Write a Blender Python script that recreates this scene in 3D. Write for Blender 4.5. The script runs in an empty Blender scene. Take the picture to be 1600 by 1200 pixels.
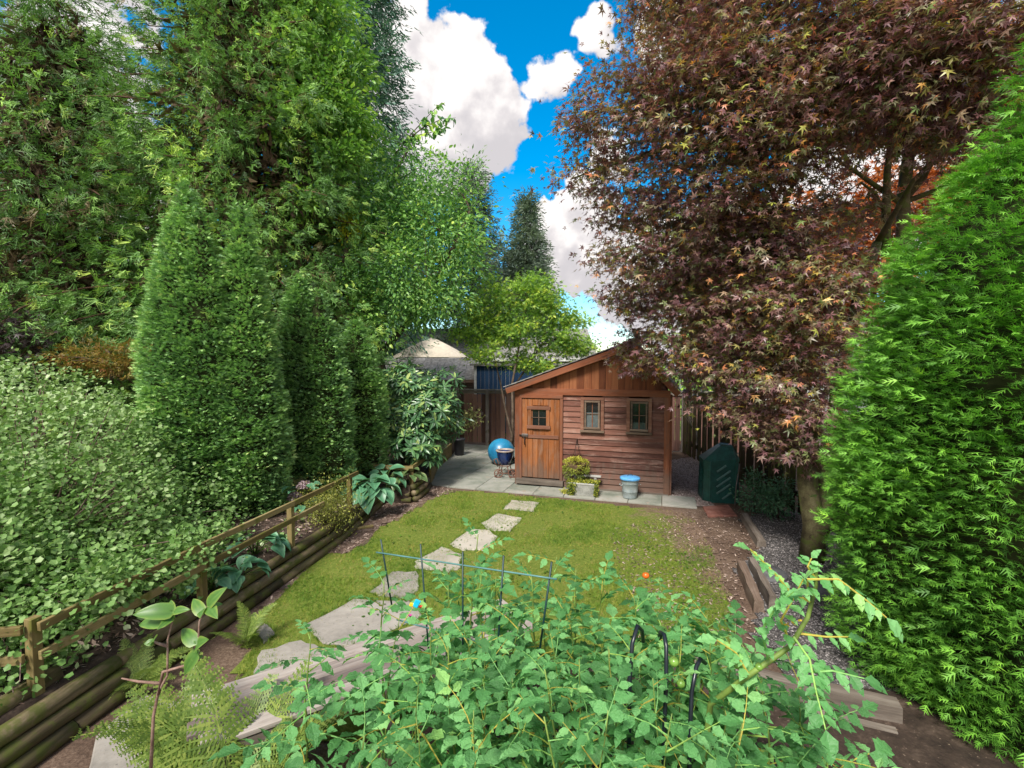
import bpy, math, random
import numpy as np
from mathutils import Vector, Matrix, Euler, noise as mnoise

random.seed(7)
RNG = np.random.default_rng(7)
R = math.radians
S = bpy.context.scene
COL = S.collection

# ------------------------------------------------------------------ camera
FPX = 755.0                      # focal length in photo pixels (1600 wide)
PITCH = math.atan(35 / FPX)
CAMH = 2.6
cam_data = bpy.data.cameras.new('camera')
cam_data.sensor_width = 36.0
cam_data.lens = FPX / 1600 * 36
cam_data.clip_start = 0.05
cam_data.clip_end = 400
cam = bpy.data.objects.new('camera', cam_data)
COL.objects.link(cam)
cam.location = (0, 0, CAMH)
cam.rotation_euler = (math.pi / 2 - PITCH, 0, 0)
S.camera = cam


def ray(px, py):
    u = (px - 800) / FPX
    v = (600 - py) / FPX
    return Vector((u, math.cos(PITCH) + v * math.sin(PITCH), -math.sin(PITCH) + v * math.cos(PITCH)))


def P(px, py, z=0.0):
    """the point at height z that the photograph shows at px, py"""
    r = ray(px, py)
    s = (z - CAMH) / r.z
    return Vector((r.x * s, r.y * s, z))


def Q(px, py, d):
    """the point at distance d (along y) that the photograph shows at px, py"""
    r = ray(px, py)
    s = d / r.y
    return Vector((r.x * s, d, CAMH + r.z * s))


# ------------------------------------------------------------------ view, sun, sky
S.view_settings.view_transform = 'Standard'
S.view_settings.look = 'None'
S.view_settings.gamma = 1
S.view_settings.use_curve_mapping = False
S.view_settings.exposure = 2.0
S.render.engine = 'CYCLES'
S.cycles.max_bounces = 6
S.cycles.diffuse_bounces = 4
S.cycles.glossy_bounces = 2
S.cycles.transmission_bounces = 3
S.cycles.transparent_max_bounces = 4

SUN_EL, SUN_AZ = R(50), R(203)       # azimuth clockwise from +y: behind the camera, to its left
sd = bpy.data.lights.new('sun', 'SUN')
sd.energy = 1.5
sd.angle = R(15)
sd.color = (1.0, 0.95, 0.87)
sun = bpy.data.objects.new('sun', sd)
COL.objects.link(sun)
sdir = Vector((math.sin(SUN_AZ) * math.cos(SUN_EL), math.cos(SUN_AZ) * math.cos(SUN_EL), math.sin(SUN_EL)))
sun.rotation_euler = sdir.to_track_quat('Z', 'Y').to_euler()
sun.location = (0, 0, 30)

W = bpy.data.worlds.new('World')
S.world = W
W.use_nodes = True
wn = W.node_tree
wn.nodes.clear()


class NT:
    """small wrapper to write node trees briefly"""
    def __init__(self, tree):
        self.t = tree

    def n(self, typ, **kw):
        nd = self.t.nodes.new(typ)
        ins = kw.pop('ins', {})
        for k, v in kw.items():
            setattr(nd, k, v)
        for k, v in ins.items():
            if isinstance(v, bpy.types.NodeSocket):
                self.t.links.new(v, nd.inputs[k])
            else:
                nd.inputs[k].default_value = v
        return nd

    def math(self, op, a, b=0.0, c=0.0, clamp=False):
        nd = self.n('ShaderNodeMath', operation=op, use_clamp=clamp, ins={0: a, 1: b})
        if op in ('MULTIPLY_ADD', 'SMOOTH_MAX', 'SMOOTH_MIN'):
            nd.inputs[2].default_value = c
        return nd.outputs[0]

    def vmath(self, op, a, b=(0, 0, 0)):
        nd = self.n('ShaderNodeVectorMath', operation=op, ins={0: a, 1: b})
        return nd.outputs['Value'] if op in ('DISTANCE', 'LENGTH', 'DOT_PRODUCT') else nd.outputs[0]

    def step(self, x, a, b, lo=0.0, hi=1.0):
        nd = self.n('ShaderNodeMapRange', interpolation_type='SMOOTHSTEP', ins={0: x, 1: a, 2: b, 3: lo, 4: hi})
        return nd.outputs[0]

    def mix(self, f, a, b, typ='MIX'):
        nd = self.n('ShaderNodeMix', data_type='RGBA', blend_type=typ)
        for k, v in ((0, f), (6, a), (7, b)):
            if isinstance(v, bpy.types.NodeSocket):
                self.t.links.new(v, nd.inputs[k])
            else:
                nd.inputs[k].default_value = v if k == 0 else (*v[:3], 1)
        return nd.outputs[2]

    def noise(self, vec, scale, detail=4, rough=0.55, dist=0.0):
        nd = self.n('ShaderNodeTexNoise', ins={'Scale': scale, 'Detail': detail, 'Roughness': rough, 'Distortion': dist})
        if vec is not None:
            self.t.links.new(vec, nd.inputs['Vector'])
        return nd

    def ramp(self, f, stops):
        nd = self.n('ShaderNodeValToRGB')
        el = nd.color_ramp.elements
        while len(el) < len(stops):
            el.new(0.5)
        for e, (p, c) in zip(el, stops):
            e.position = p
            e.color = (*c, 1)
        self.t.links.new(f, nd.inputs[0])
        return nd.outputs[0]


# clouds: billows round a few sky directions, and broken cloud over the mostly unseen rest, made denser for brighter fill
CLOUDS = [(640, 130, 90), (700, 150, 100), (740, 190, 85), (690, 220, 100), (770, 225, 40), (610, 220, 90), (665, 95, 45), (715, 105, 50),
          (640, 60, 60), (860, 108, 34), (842, 135, 26), (885, 95, 26), (880, 365, 62), (915, 330, 60), (930, 400, 75), (1010, 430, 90), (840, 420, 50),
          (960, 250, 45), (1400, 270, 150), (1300, 350, 120), (1150, 470, 160), (1500, 120, 60), (60, 180, 70), (10, 120, 60), (150, 60, 60),
          (940, 40, 40), (1050, 60, 60)]
grp = bpy.data.node_groups.new('cloud_density', 'ShaderNodeTree')
grp.interface.new_socket('Vector', in_out='INPUT', socket_type='NodeSocketVector')
grp.interface.new_socket('Density', in_out='OUTPUT', socket_type='NodeSocketFloat')
g = NT(grp)
gi = g.n('NodeGroupInput')
go = g.n('NodeGroupOutput')
vec = gi.outputs[0]
warp = g.vmath('SUBTRACT', g.noise(vec, 8, 6, 0.5).outputs['Color'], (0.5, 0.5, 0.5))
vec2 = g.vmath('ADD', vec, g.vmath('MULTIPLY', warp, (0.11, 0.11, 0.11)))
acc = None
for (px, py, rp) in CLOUDS:
    c = ray(px, py).normalized()
    r_ = rp / FPX * c.y
    val = g.math('SUBTRACT', 1.0, g.math('DIVIDE', g.vmath('DISTANCE', vec2, tuple(c)), r_))
    val = g.math('MULTIPLY', val, r_ * 9)
    acc = val if acc is None else g.math('SMOOTH_MAX', acc, val, 0.06)
hole = g.vmath('DISTANCE', vec, tuple(ray(860, 230).normalized()))
gen = g.math('MULTIPLY', g.math('SUBTRACT', g.noise(vec2, 2.6, 5, 0.55).outputs[0], 0.42), 3.0)
gen = g.math('MINIMUM', gen, g.step(hole, 0.5, 0.8, -0.5, 1.0))
acc = g.math('SMOOTH_MAX', acc, gen, 0.06)
bil = g.math('MULTIPLY', g.math('SUBTRACT', g.noise(vec, 26, 5, 0.5).outputs[0], 0.5), 0.75)
acc = g.math('ADD', acc, bil)
grp.links.new(acc, go.inputs[0])

w = NT(wn)
tc = w.n('ShaderNodeTexCoord')
dirn = tc.outputs['Generated']
sky = w.n('ShaderNodeTexSky', sky_type='NISHITA', sun_disc=False, sun_elevation=SUN_EL, sun_rotation=SUN_AZ,
          altitude=50, air_density=1.0, dust_density=0.4, ozone_density=3.0)
skyc = w.n('ShaderNodeHueSaturation', ins={'Hue': 0.488, 'Saturation': 1.5, 'Value': 0.76, 'Color': sky.outputs[0]}).outputs[0]
den = w.n('ShaderNodeGroup', node_tree=grp)
wn.links.new(dirn, den.inputs[0])
den2 = w.n('ShaderNodeGroup', node_tree=grp)
wn.links.new(w.vmath('ADD', dirn, (-0.015, 0.0, 0.05)), den2.inputs[0])
mask = w.step(den.outputs[0], 0.0, 0.10)
lit = w.math('SUBTRACT', den.outputs[0], den2.outputs[0])
lit = w.step(lit, -0.25, 0.40)
ccol = w.ramp(lit, [(0.0, (2.15, 2.05, 2.12)), (0.45, (2.6, 2.46, 2.48)), (1.0, (3.45, 3.3, 3.22))])
sep = w.n('ShaderNodeSeparateXYZ', ins={0: dirn})
skyf = w.mix(mask, skyc, ccol)
bg = w.n('ShaderNodeBackground', ins={'Color': skyf, 'Strength': 0.082})
wo = w.n('ShaderNodeOutputWorld')
wn.links.new(bg.outputs[0], wo.inputs[0])


# ------------------------------------------------------------------ materials
def new_mat(name):
    m = bpy.data.materials.new(name)
    m.use_nodes = True
    m.node_tree.nodes.clear()
    t = NT(m.node_tree)
    out = t.n('ShaderNodeOutputMaterial')
    return m, t, out


def finish(m, t, out, color, rough=0.7, bump=None, bstr=0.3, bdist=0.01, metal=0.0, spec=0.5, coat=0.0):
    b = t.n('ShaderNodeBsdfPrincipled', ins={'Roughness': rough, 'Metallic': metal, 'Specular IOR Level': spec, 'Coat Weight': coat})
    if isinstance(color, bpy.types.NodeSocket):
        m.node_tree.links.new(color, b.inputs['Base Color'])
    else:
        b.inputs['Base Color'].default_value = (*color, 1)
    if bump is not None:
        bn = t.n('ShaderNodeBump', ins={'Strength': bstr, 'Distance': bdist, 'Height': bump})
        m.node_tree.links.new(bn.outputs[0], b.inputs['Normal'])
    m.node_tree.links.new(b.outputs[0], out.inputs[0])
    return m


def leaf_mat(name, stops, rough=0.45, transl=0.3, spec=0.45, tint=(1.1, 1.25, 0.7), gain=1.0, objvar=0.12, vein=0.0):
    m, t, out = new_mat(name)
    stops = [(p, tuple(min(.8, q * gain) for q in c)) for p, c in stops]
    a = t.n('ShaderNodeAttribute', attribute_name='v')
    oi = t.n('ShaderNodeObjectInfo')
    f = t.math('ADD', a.outputs['Fac'], t.math('MULTIPLY', t.math('SUBTRACT', oi.outputs['Random'], 0.5), objvar))
    c = t.ramp(f, stops)
    b = t.n('ShaderNodeBsdfPrincipled', ins={'Base Color': c, 'Roughness': rough, 'Specular IOR Level': spec})
    if vein:
        tc_ = t.n('ShaderNodeTexCoord')
        hn = t.noise(tc_.outputs['Object'], vein, 3, .6, .4).outputs[0]
        bn = t.n('ShaderNodeBump', ins={'Strength': .55, 'Distance': .02, 'Height': hn})
        m.node_tree.links.new(bn.outputs[0], b.inputs['Normal'])
    tr = t.n('ShaderNodeBsdfTranslucent', ins={'Color': t.mix(1.0, c, tint, 'MULTIPLY')})
    mx = t.n('ShaderNodeMixShader', ins={0: transl, 1: b.outputs[0], 2: tr.outputs[0]})
    m.node_tree.links.new(mx.outputs[0], out.inputs[0])
    return m


def wood_mat(name, cols, stain=None, stain_amt=0.3, axis=0, grain=1.0, rough=0.75, moss=None, moss_amt=0.0, var=0.35, bump=0.5, grime=None):
    """cols: dark, mid, light along the grain; the grain runs along the object's local axis"""
    m, t, out = new_mat(name)
    tc_ = t.n('ShaderNodeTexCoord')
    oi = t.n('ShaderNodeObjectInfo')
    off = t.vmath('MULTIPLY', t.n('ShaderNodeCombineXYZ', ins={0: oi.outputs['Random'], 1: oi.outputs['Random'], 2: oi.outputs['Random']}).outputs[0], (37, 71, 53))
    v0 = t.vmath('ADD', tc_.outputs['Object'], off)
    sc = [14 * grain] * 3
    sc[axis] = 0.9 * grain
    v1 = t.vmath('MULTIPLY', v0, tuple(sc))
    n1 = t.noise(v1, 1.0, 5, 0.6, 0.6).outputs[0]
    sc2 = [90 * grain] * 3
    sc2[axis] = 3 * grain
    n2 = t.noise(t.vmath('MULTIPLY', v0, tuple(sc2)), 1.0, 3, 0.6).outputs[0]
    n3 = t.noise(v0, 4.0, 5, 0.6).outputs[0]
    f = t.math('ADD', t.math('MULTIPLY', n1, 0.55), t.math('MULTIPLY', n2, 0.25))
    f = t.math('ADD', f, t.math('MULTIPLY', n3, 0.2))
    f = t.math('ADD', f, t.math('MULTIPLY', t.math('SUBTRACT', oi.outputs['Random'], 0.5), var * 0.5))
    c = t.ramp(f, [(0.30, cols[0]), (0.50, cols[1]), (0.68, cols[2])])
    if stain:
        sm = t.step(t.noise(t.vmath('MULTIPLY', t.vmath('ADD', v0, (5, 3, 1)), tuple(2.0 if k_ == axis else 9.0 for k_ in range(3))), 1.0, 6, 0.7, 0.5).outputs[0], 0.58 - stain_amt * 0.25, 0.80 - stain_amt * 0.25)
        c = t.mix(t.math('MULTIPLY', sm, 0.6), c, stain)
    if moss:
        mm = t.step(t.noise(t.vmath('ADD', v0, (9, 1, 7)), 6.0, 6, 0.65).outputs[0], 0.62 - moss_amt * 0.35, 0.74 - moss_amt * 0.3)
        c = t.mix(t.math('MULTIPLY', mm, 0.8), c, moss)
    if grime:
        geo = t.n('ShaderNodeNewGeometry')
        sz_ = t.n('ShaderNodeSeparateXYZ', ins={0: geo.outputs['Position']})
        gn = t.noise(t.vmath('MULTIPLY', geo.outputs['Position'], (9, 9, 2.2)), 1.0, 5, .65).outputs[0]
        gm = t.math('MULTIPLY', t.step(t.math('ADD', sz_.outputs[2], t.math('MULTIPLY', gn, -1.3)), -.45, -.02, 1, 0), .7)
        c = t.mix(gm, c, grime)
    return finish(m, t, out, c, rough, f, bump, 0.004, spec=0.3)


def noise_mat(name, cols, scale=6.0, rough=0.85, bump=0.3, bdist=0.01, detail=6, spec=0.3, spots=None, spot_scale=30, spot_at=0.62, metal=0.0, coords='Object', fine=0.3):
    m, t, out = new_mat(name)
    tc_ = t.n('ShaderNodeTexCoord')
    oi = t.n('ShaderNodeObjectInfo')
    off = t.vmath('MULTIPLY', t.n('ShaderNodeCombineXYZ', ins={0: oi.outputs['Random'], 1: oi.outputs['Random'], 2: oi.outputs['Random']}).outputs[0], (37, 71, 53))
    v0 = t.vmath('ADD', tc_.outputs[coords], off)
    n1 = t.noise(v0, scale, detail, 0.62, 0.2).outputs[0]
    n2 = t.noise(v0, scale * 9, 4, 0.6).outputs[0]
    f = t.math('ADD', t.math('MULTIPLY', n1, 1 - fine), t.math('MULTIPLY', n2, fine))
    f = t.math('ADD', f, t.math('MULTIPLY', t.math('SUBTRACT', oi.outputs['Random'], 0.5), 0.08))
    k = len(cols)
    c = t.ramp(f, [(0.34 + 0.32 * i / max(1, k - 1), cc) for i, cc in enumerate(cols)])
    if spots:
        sp = t.step(t.noise(v0, spot_scale, 3, 0.6).outputs[0], spot_at, spot_at + 0.06)
        c = t.mix(sp, c, spots)
    return finish(m, t, out, c, rough, f, bump, bdist, spec=spec, metal=metal)


def plain_mat(name, col, rough=0.5, metal=0.0, spec=0.5, coat=0.0, var=0.15):
    m, t, out = new_mat(name)
    tc_ = t.n('ShaderNodeTexCoord')
    n1 = t.noise(tc_.outputs['Object'], 9.0, 5, 0.6).outputs[0]
    c = t.mix(t.step(n1, 0.35, 0.7), tuple(x * (1 - var) for x in col), tuple(min(1, x * (1 + var)) for x in col))
    return finish(m, t, out, c, rough, n1, 0.08, 0.003, metal=metal, spec=spec, coat=coat)


# ------------------------------------------------------------------ object helpers
def tagp(o, label=None, cat=None, group=None, kind=None):
    if label: o['label'] = label
    if cat: o['category'] = cat
    if group: o['group'] = group
    if kind: o['kind'] = kind
    return o


def obj(name, me, mat=None, parent=None, loc=(0, 0, 0), rot=(0, 0, 0), scale=(1, 1, 1)):
    o = bpy.data.objects.new(name, me)
    COL.objects.link(o)
    if mat and not me.materials:
        me.materials.append(mat)
    o.location = loc
    o.rotation_euler = rot
    o.scale = scale
    if parent:
        o.parent = parent
    return o


def thing(name, label, cat, loc=(0, 0, 0), rotz=0.0, group=None):
    o = bpy.data.objects.new(name, None)
    COL.objects.link(o)
    o.location = loc
    o.rotation_euler = (0, 0, rotz)
    o.empty_display_size = 0.1
    return tagp(o, label, cat, group)


def copy_tree(src, parent=None):
    c = src.copy()
    COL.objects.link(c)
    c.parent = parent
    for ch in src.children:
        copy_tree(ch, c)
    return c


def mesh(name, V, F, smooth=False):
    me = bpy.data.meshes.new(name)
    me.from_pydata([tuple(v) for v in V], [], [tuple(f) for f in F])
    if smooth:
        me.polygons.foreach_set('use_smooth', [True] * len(me.polygons))
    me.update()
    return me


def tri_mesh(name, V, F, v=None, smooth=False):
    """large triangle mesh from numpy arrays, v = one colour value per vertex"""
    me = bpy.data.meshes.new(name)
    V = np.ascontiguousarray(V, np.float32)
    F = np.ascontiguousarray(F, np.int32)
    me.vertices.add(len(V))
    me.vertices.foreach_set('co', V.ravel())
    me.loops.add(F.size)
    me.loops.foreach_set('vertex_index', F.ravel())
    me.polygons.add(len(F))
    me.polygons.foreach_set('loop_start', np.arange(0, F.size, 3, dtype=np.int32))
    me.polygons.foreach_set('loop_total', np.full(len(F), 3, np.int32))
    me.polygons.foreach_set('use_smooth', np.full(len(F), smooth))
    if v is not None:
        a = me.attributes.new('v', 'FLOAT', 'POINT')
        a.data.foreach_set('value', np.ascontiguousarray(v, np.float32))
    me.update(calc_edges=True)
    return me


_box = {}


def box_mesh(sx, sy, sz, bev=0.003):
    key = (round(sx, 3), round(sy, 3), round(sz, 3), bev)
    if key in _box:
        return _box[key].copy() if False else _box[key]
    x, y, z = sx / 2, sy / 2, sz / 2
    if bev <= 0:
        V = [(a * x, b * y, c * z) for a in (-1, 1) for b in (-1, 1) for c in (-1, 1)]
        F = [(0, 1, 3, 2), (4, 6, 7, 5), (0, 4, 5, 1), (2, 3, 7, 6), (0, 2, 6, 4), (1, 5, 7, 3)]
    else:
        import bmesh
        bm = bmesh.new()
        bmesh.ops.create_cube(bm, size=1)
        bmesh.ops.scale(bm, vec=(sx, sy, sz), verts=bm.verts)
        b = min(bev, sx * 0.3, sy * 0.3, sz * 0.3)
        bmesh.ops.bevel(bm, geom=bm.edges[:], offset=b, segments=1, affect='EDGES')
        me = bpy.data.meshes.new('box')
        bm.to_mesh(me)
        bm.free()
        _box[key] = me
        return me
    me = mesh('box', V, F)
    _box[key] = me
    return me


_boxm = {}


def box(name, size, loc, mat, parent=None, rot=(0, 0, 0), bev=0.003):
    key = (tuple(round(s, 3) for s in size), bev, mat.name)
    if key not in _boxm:
        me = box_mesh(*size, bev).copy()
        me.materials.append(mat)
        _boxm[key] = me
    return obj(name, _boxm[key], None, parent, loc, rot)


def beam(name, a, b, w, h, mat, parent=None, bev=0.003, roll=0.0):
    """a bar from a to b, w wide, h high"""
    a, b = Vector(a), Vector(b)
    d = b - a
    q = d.to_track_quat('X', 'Z')
    o = box(name, (d.length, w, h), (a + b) / 2, mat, parent, (0, 0, 0), bev)
    e = q.to_matrix() @ Matrix.Rotation(roll, 3, 'X')
    o.rotation_euler = e.to_euler()
    return o


def tube_arrays(pts, rad, seg=8, cap=True, wob=0.0):
    pts = [Vector(p) for p in pts]
    n = len(pts)
    if not hasattr(rad, '__len__'):
        rad = [rad] * n
    V, F = [], []
    up = Vector((0, 0, 1))
    t0 = (pts[1] - pts[0]).normalized()
    x = t0.orthogonal().normalized()
    for i, p in enumerate(pts):
        t = (pts[min(i + 1, n - 1)] - pts[max(i - 1, 0)]).normalized()
        x = (x - t * x.dot(t)).normalized()
        y = t.cross(x)
        for k in range(seg):
            a = 2 * math.pi * k / seg
            r = rad[i] * (1 + wob * mnoise.noise(Vector((math.cos(a) * 1.3 + p.x * 3, math.sin(a) * 1.3 + p.y * 3, p.z * 2.5))))
            V.append(p + (x * math.cos(a) + y * math.sin(a)) * r)
    for i in range(n - 1):
        for k in range(seg):
            a, b = i * seg + k, i * seg + (k + 1) % seg
            F.append((a, b, b + seg, a + seg))
    if cap:
        F.append(tuple(range(seg - 1, -1, -1)))
        F.append(tuple(range((n - 1) * seg, n * seg)))
    return V, F


def tube(name, pts, rad, mat, parent=None, seg=8, smooth=True, wob=0.0, origin=None):
    V, F = tube_arrays(pts, rad, seg, True, wob)
    me = mesh(name, V, F, smooth)
    return obj(name, me, mat, parent)


def tubes(name, paths, mat, parent=None, seg=5, smooth=True):
    V, F = [], []
    for pts, rad in paths:
        v, f = tube_arrays(pts, rad, seg, False)
        o = len(V)
        V += v
        F += [tuple(i + o for i in q) for q in f]
    return obj(name, mesh(name, V, F, smooth), mat, parent)


def prism(name, poly, z0, z1, mat, parent=None, inset=0.0, jitter=0.0, loc=None):
    """flat stone or slab: polygon (x, y) between z0 and z1 with a small chamfer"""
    c = Vector((sum(p[0] for p in poly) / len(poly), sum(p[1] for p in poly) / len(poly), 0))
    pts = [Vector((p[0] - c.x, p[1] - c.y, 0)) for p in poly]
    area = sum(pts[i].x * pts[(i + 1) % len(pts)].y - pts[(i + 1) % len(pts)].x * pts[i].y for i in range(len(pts)))
    if area < 0:
        pts.reverse()
    if jitter:
        q = []
        for i, p in enumerate(pts):
            nx = pts[(i + 1) % len(pts)]
            q.append(p)
            for k in (0.33, 0.66):
                m = p.lerp(nx, k)
                nn = Vector((nx.y - p.y, p.x - nx.x, 0)).normalized()
                q.append(m + nn * random.uniform(-jitter, jitter))
        pts = q
    n = len(pts)
    b = 0.008
    V = [(p.x, p.y, z0) for p in pts] + [(p.x, p.y, z1 - b) for p in pts] + [(p.x * 0.975, p.y * 0.975, z1) for p in pts]
    F = []
    for l in (0, 1):
        for i in range(n):
            j = (i + 1) % n
            F.append((l * n + i, l * n + j, (l + 1) * n + j, (l + 1) * n + i))
    F.append(tuple(range(2 * n, 3 * n)))
    return obj(name, mesh(name, V, F), mat, parent, (c.x, c.y, 0) if loc is None else loc)


def lathe(name, prof, mat, parent=None, seg=24, loc=(0, 0, 0), smooth=True, rot=(0, 0, 0)):
    V, F = [], []
    for r_, z in prof:
        for k in range(seg):
            a = 2 * math.pi * k / seg
            V.append((r_ * math.cos(a), r_ * math.sin(a), z))
    for i in range(len(prof) - 1):
        for k in range(seg):
            a, b = i * seg + k, i * seg + (k + 1) % seg
            F.append((a, b, b + seg, a + seg))
    return obj(name, mesh(name, V, F, smooth), mat, parent, loc, rot)


# ------------------------------------------------------------------ foliage
def kite(base, tip, w, n=(0, 0, 1), lift=0.0, at=0.45):
    b, t = np.array(base, float), np.array(tip, float)
    d = t - b
    s = np.cross(d, np.array(n, float))
    s /= (np.linalg.norm(s) + 1e-9)
    m = b + d * at
    up = np.array(n, float) * lift
    return [b, m + s * w + up, t, m - s * w + up]


def tmpl(kites):
    V, F = [], []
    for k in kites:
        o = len(V)
        V += list(k)
        F += [(o, o + 1, o + 2), (o, o + 2, o + 3)]
    return np.array(V, float), np.array(F, int)


def spike(base, tip, w, n=(0, 0, 1)):
    b, t = np.array(base, float), np.array(tip, float)
    s = np.cross(t - b, np.array(n, float))
    s /= (np.linalg.norm(s) + 1e-9)
    return [b + (t - b) * .02 - s * w, b + (t - b) * .1 + s * w, t]


def tmpl3(sp):
    V = np.array([p for k in sp for p in k], float)
    return V, np.arange(len(V)).reshape(-1, 3)


T_LEAF = (np.array([(0, 0, 0), (-.26, .38, .07), (.26, .38, .07), (0, .5, .0), (0, 1, -.12), (-.17, .75, .02), (.17, .75, .02)], float),
          np.array([(0, 3, 1), (0, 2, 3), (1, 3, 5), (3, 2, 6), (5, 3, 4), (3, 6, 4)]))
T_LEAFS = tmpl([kite((0, 0, 0), (0, 1, -.1), .27, lift=.06)])
T_SLIM = (np.array([(0, 0, 0), (-.13, .4, .04), (.13, .4, .04), (0, 1, -.18)], float), np.array([(0, 2, 1), (1, 2, 3)]))


def _round(n=7):
    V = [(0, 0.05, 0)]
    for k in range(n):
        a = -math.pi / 2 + 0.5 + (2 * math.pi - 1.0) * k / (n - 1)
        rr = 0.5 * (1 + 0.14 * math.cos(k * 2.1))
        V.append((math.cos(a) * rr, 0.5 + math.sin(a) * rr, 0.06 * math.cos(k * 1.9) + 0.05))
    return np.array(V, float), np.array([(0, i, i + 1) for i in range(1, n)])


T_ROUND = _round(6)
T_ROUND4 = _round(5)


def _palm(seed, lobes=7):
    rr = random.Random(seed)
    ks = []
    for i in range(lobes):
        a = R(-115 + 230 * i / (lobes - 1)) + rr.uniform(-.08, .08)
        L = (1.0 - 0.5 * abs(a) / R(115)) * rr.uniform(.85, 1.05)
        dr = rr.uniform(-.3, -.05)
        ks.append(kite((0, 0, 0), (math.sin(a) * L, math.cos(a) * L, dr * L), .125 * L + .02, lift=.03, at=.5))
    return tmpl(ks)


T_PALM = [_palm(i, 5) for i in range(4)]


def _star(seed, lobes=5):
    rr = random.Random(seed)
    ks = []
    for i in range(lobes):
        a = R(-105 + 210 * i / (lobes - 1)) + rr.uniform(-.08, .08)
        L = (1.0 - 0.45 * abs(a) / R(105)) * rr.uniform(.85, 1.05)
        ks.append(spike((0, 0, 0), (math.sin(a) * L, math.cos(a) * L, rr.uniform(-.3, -.05) * L), .13))
    return tmpl3(ks)


T_STAR = [_star(i) for i in range(3)]


def _spray(seed, pairs=3, w_=.07):
    """flat fan of scale-leaf twigs, as on thuja"""
    rr = random.Random(seed)
    ks = [spike((0, 0, 0), (0, 1, -.05), w_)]
    for i in range(pairs):
        y = .08 + .75 * i / pairs
        for s in (-1, 1):
            L = (.62 - .4 * i / pairs) * rr.uniform(.75, 1.2)
            an = R(36 + rr.uniform(-10, 10))
            ks.append(spike((0, y, 0), (s * math.sin(an) * L, y + math.cos(an) * L, rr.uniform(-.12, .1)), w_ * .85))
    return tmpl3(ks)


T_SPRAY = [_spray(i, 3, .050) for i in range(5)]
T_SPRAY2 = [_spray(i + 9, 2, .11) for i in range(4)]


def _rope(seed, n=5):
    """bunch of curved foxtail shoots with short awl needles, as on japanese cedar"""
    rr = random.Random(seed)
    ks = []
    for i in range(n):
        a = rr.uniform(0, 6.28)
        sp = rr.uniform(.05, .45)
        L = rr.uniform(.6, 1.0)
        m = np.array((math.cos(a) * sp * .5, L * .55, math.sin(a) * sp * .4 + .05))
        e = np.array((math.cos(a) * sp, L, math.sin(a) * sp - .20 * L))
        nn = (rr.uniform(-1, 1), 0, rr.uniform(.2, 1))
        ks.append(spike(m * .2, e, .032, nn))
        for q, s_ in ((.1, -1), (.4, 1), (.7, -1)):
            c0 = m * (1 - q) + e * q
            ks.append(spike(c0, c0 + np.array((s_ * rr.uniform(.09, .2), .15, rr.uniform(-.12, .08))), .030, nn))
    return tmpl3(ks)


T_ROPE = [_rope(i) for i in range(4)]


def _weep(seed):
    rr = random.Random(seed)
    ks = []
    for i in range(7):
        x = rr.uniform(-.3, .3)
        y = rr.uniform(0, .6)
        ks.append(spike((x, y, 0), (x + rr.uniform(-.12, .12), y + rr.uniform(.25, .45), rr.uniform(-.12, .12)), .055, (rr.uniform(-.5, .5), 0, 1)))
    return tmpl3(ks)


T_WEEP = [_weep(i) for i in range(3)]


def unit(a):
    return a / (np.linalg.norm(a, axis=-1, keepdims=True) + 1e-9)


def frames(f, up):
    f = unit(f)
    x = unit(np.cross(f, up))
    z = np.cross(x, f)
    return np.stack([x, f, z], axis=2)      # columns


def scatter(templates, pos, fwd, up, size, v):
    if isinstance(templates, tuple):
        templates = [templates]
    M = frames(fwd, up)
    pick = RNG.integers(0, len(templates), len(pos))
    Vs, Fs, vs = [], [], []
    off = 0
    for ti, (tv, tf) in enumerate(templates):
        idx = np.nonzero(pick == ti)[0]
        if not len(idx):
            continue
        vv = np.einsum('nij,kj->nki', M[idx], tv) * size[idx, None, None] + pos[idx, None, :]
        k = len(tv)
        ff = tf[None] + (np.arange(len(idx)) * k)[:, None, None] + off
        Vs.append(vv.reshape(-1, 3))
        Fs.append(ff.reshape(-1, 3))
        vs.append(np.repeat(v[idx], k))
        off += len(idx) * k
    return np.concatenate(Vs), np.concatenate(Fs), np.concatenate(vs)


def rnd_dir(n):
    return unit(RNG.normal(size=(n, 3)))


def cloud_points(blobs, ncl, shell=0.5):
    """cluster centres inside ellipsoid blobs (cx,cy,cz,rx,ry,rz,weight); returns centre and outward vector"""
    B = np.array(blobs, float)
    wgt = B[:, 3] * B[:, 4] * B[:, 5]
    wgt = wgt ** 0.75 * B[:, 6]
    k = RNG.choice(len(B), ncl, p=wgt / wgt.sum())
    d = rnd_dir(ncl)
    rr = shell + (1 - shell) * RNG.random(ncl) ** 0.6
    rr = np.where(RNG.random(ncl) < 0.25, RNG.random(ncl), rr)
    c = B[k, :3] + d * B[k, 3:6] * rr[:, None]
    return c, unit(d * B[k, 3:6])


def leaf_clusters(centres, outs, per, crad, size, templates, upbias=0.8, droop=0.2, flat=0.6, vmix=0.5, vbias=0.0):
    n = len(centres)
    idx = np.repeat(np.arange(n), per)
    m = len(idx)
    g = RNG.normal(size=(m, 3)) * 0.5
    g[:, 2] *= flat
    cr = crad * RNG.uniform(0.6, 1.4, n)
    pos = centres[idx] + g * cr[idx, None]
    fwd = unit(g + outs[idx] * 0.7 + RNG.normal(size=(m, 3)) * 0.5)
    fwd[:, 2] -= droop
    up = RNG.normal(size=(m, 3)) * 0.45 + outs[idx] * 0.35
    up[:, 2] += upbias
    cv = RNG.random(n)
    v = np.clip(vmix * cv[idx] + (1 - vmix) * RNG.random(m) + vbias, 0, 1)
    sz = size * RNG.uniform(0.55, 1.3, m)
    return scatter(templates, pos, fwd, up, sz, v)


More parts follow.
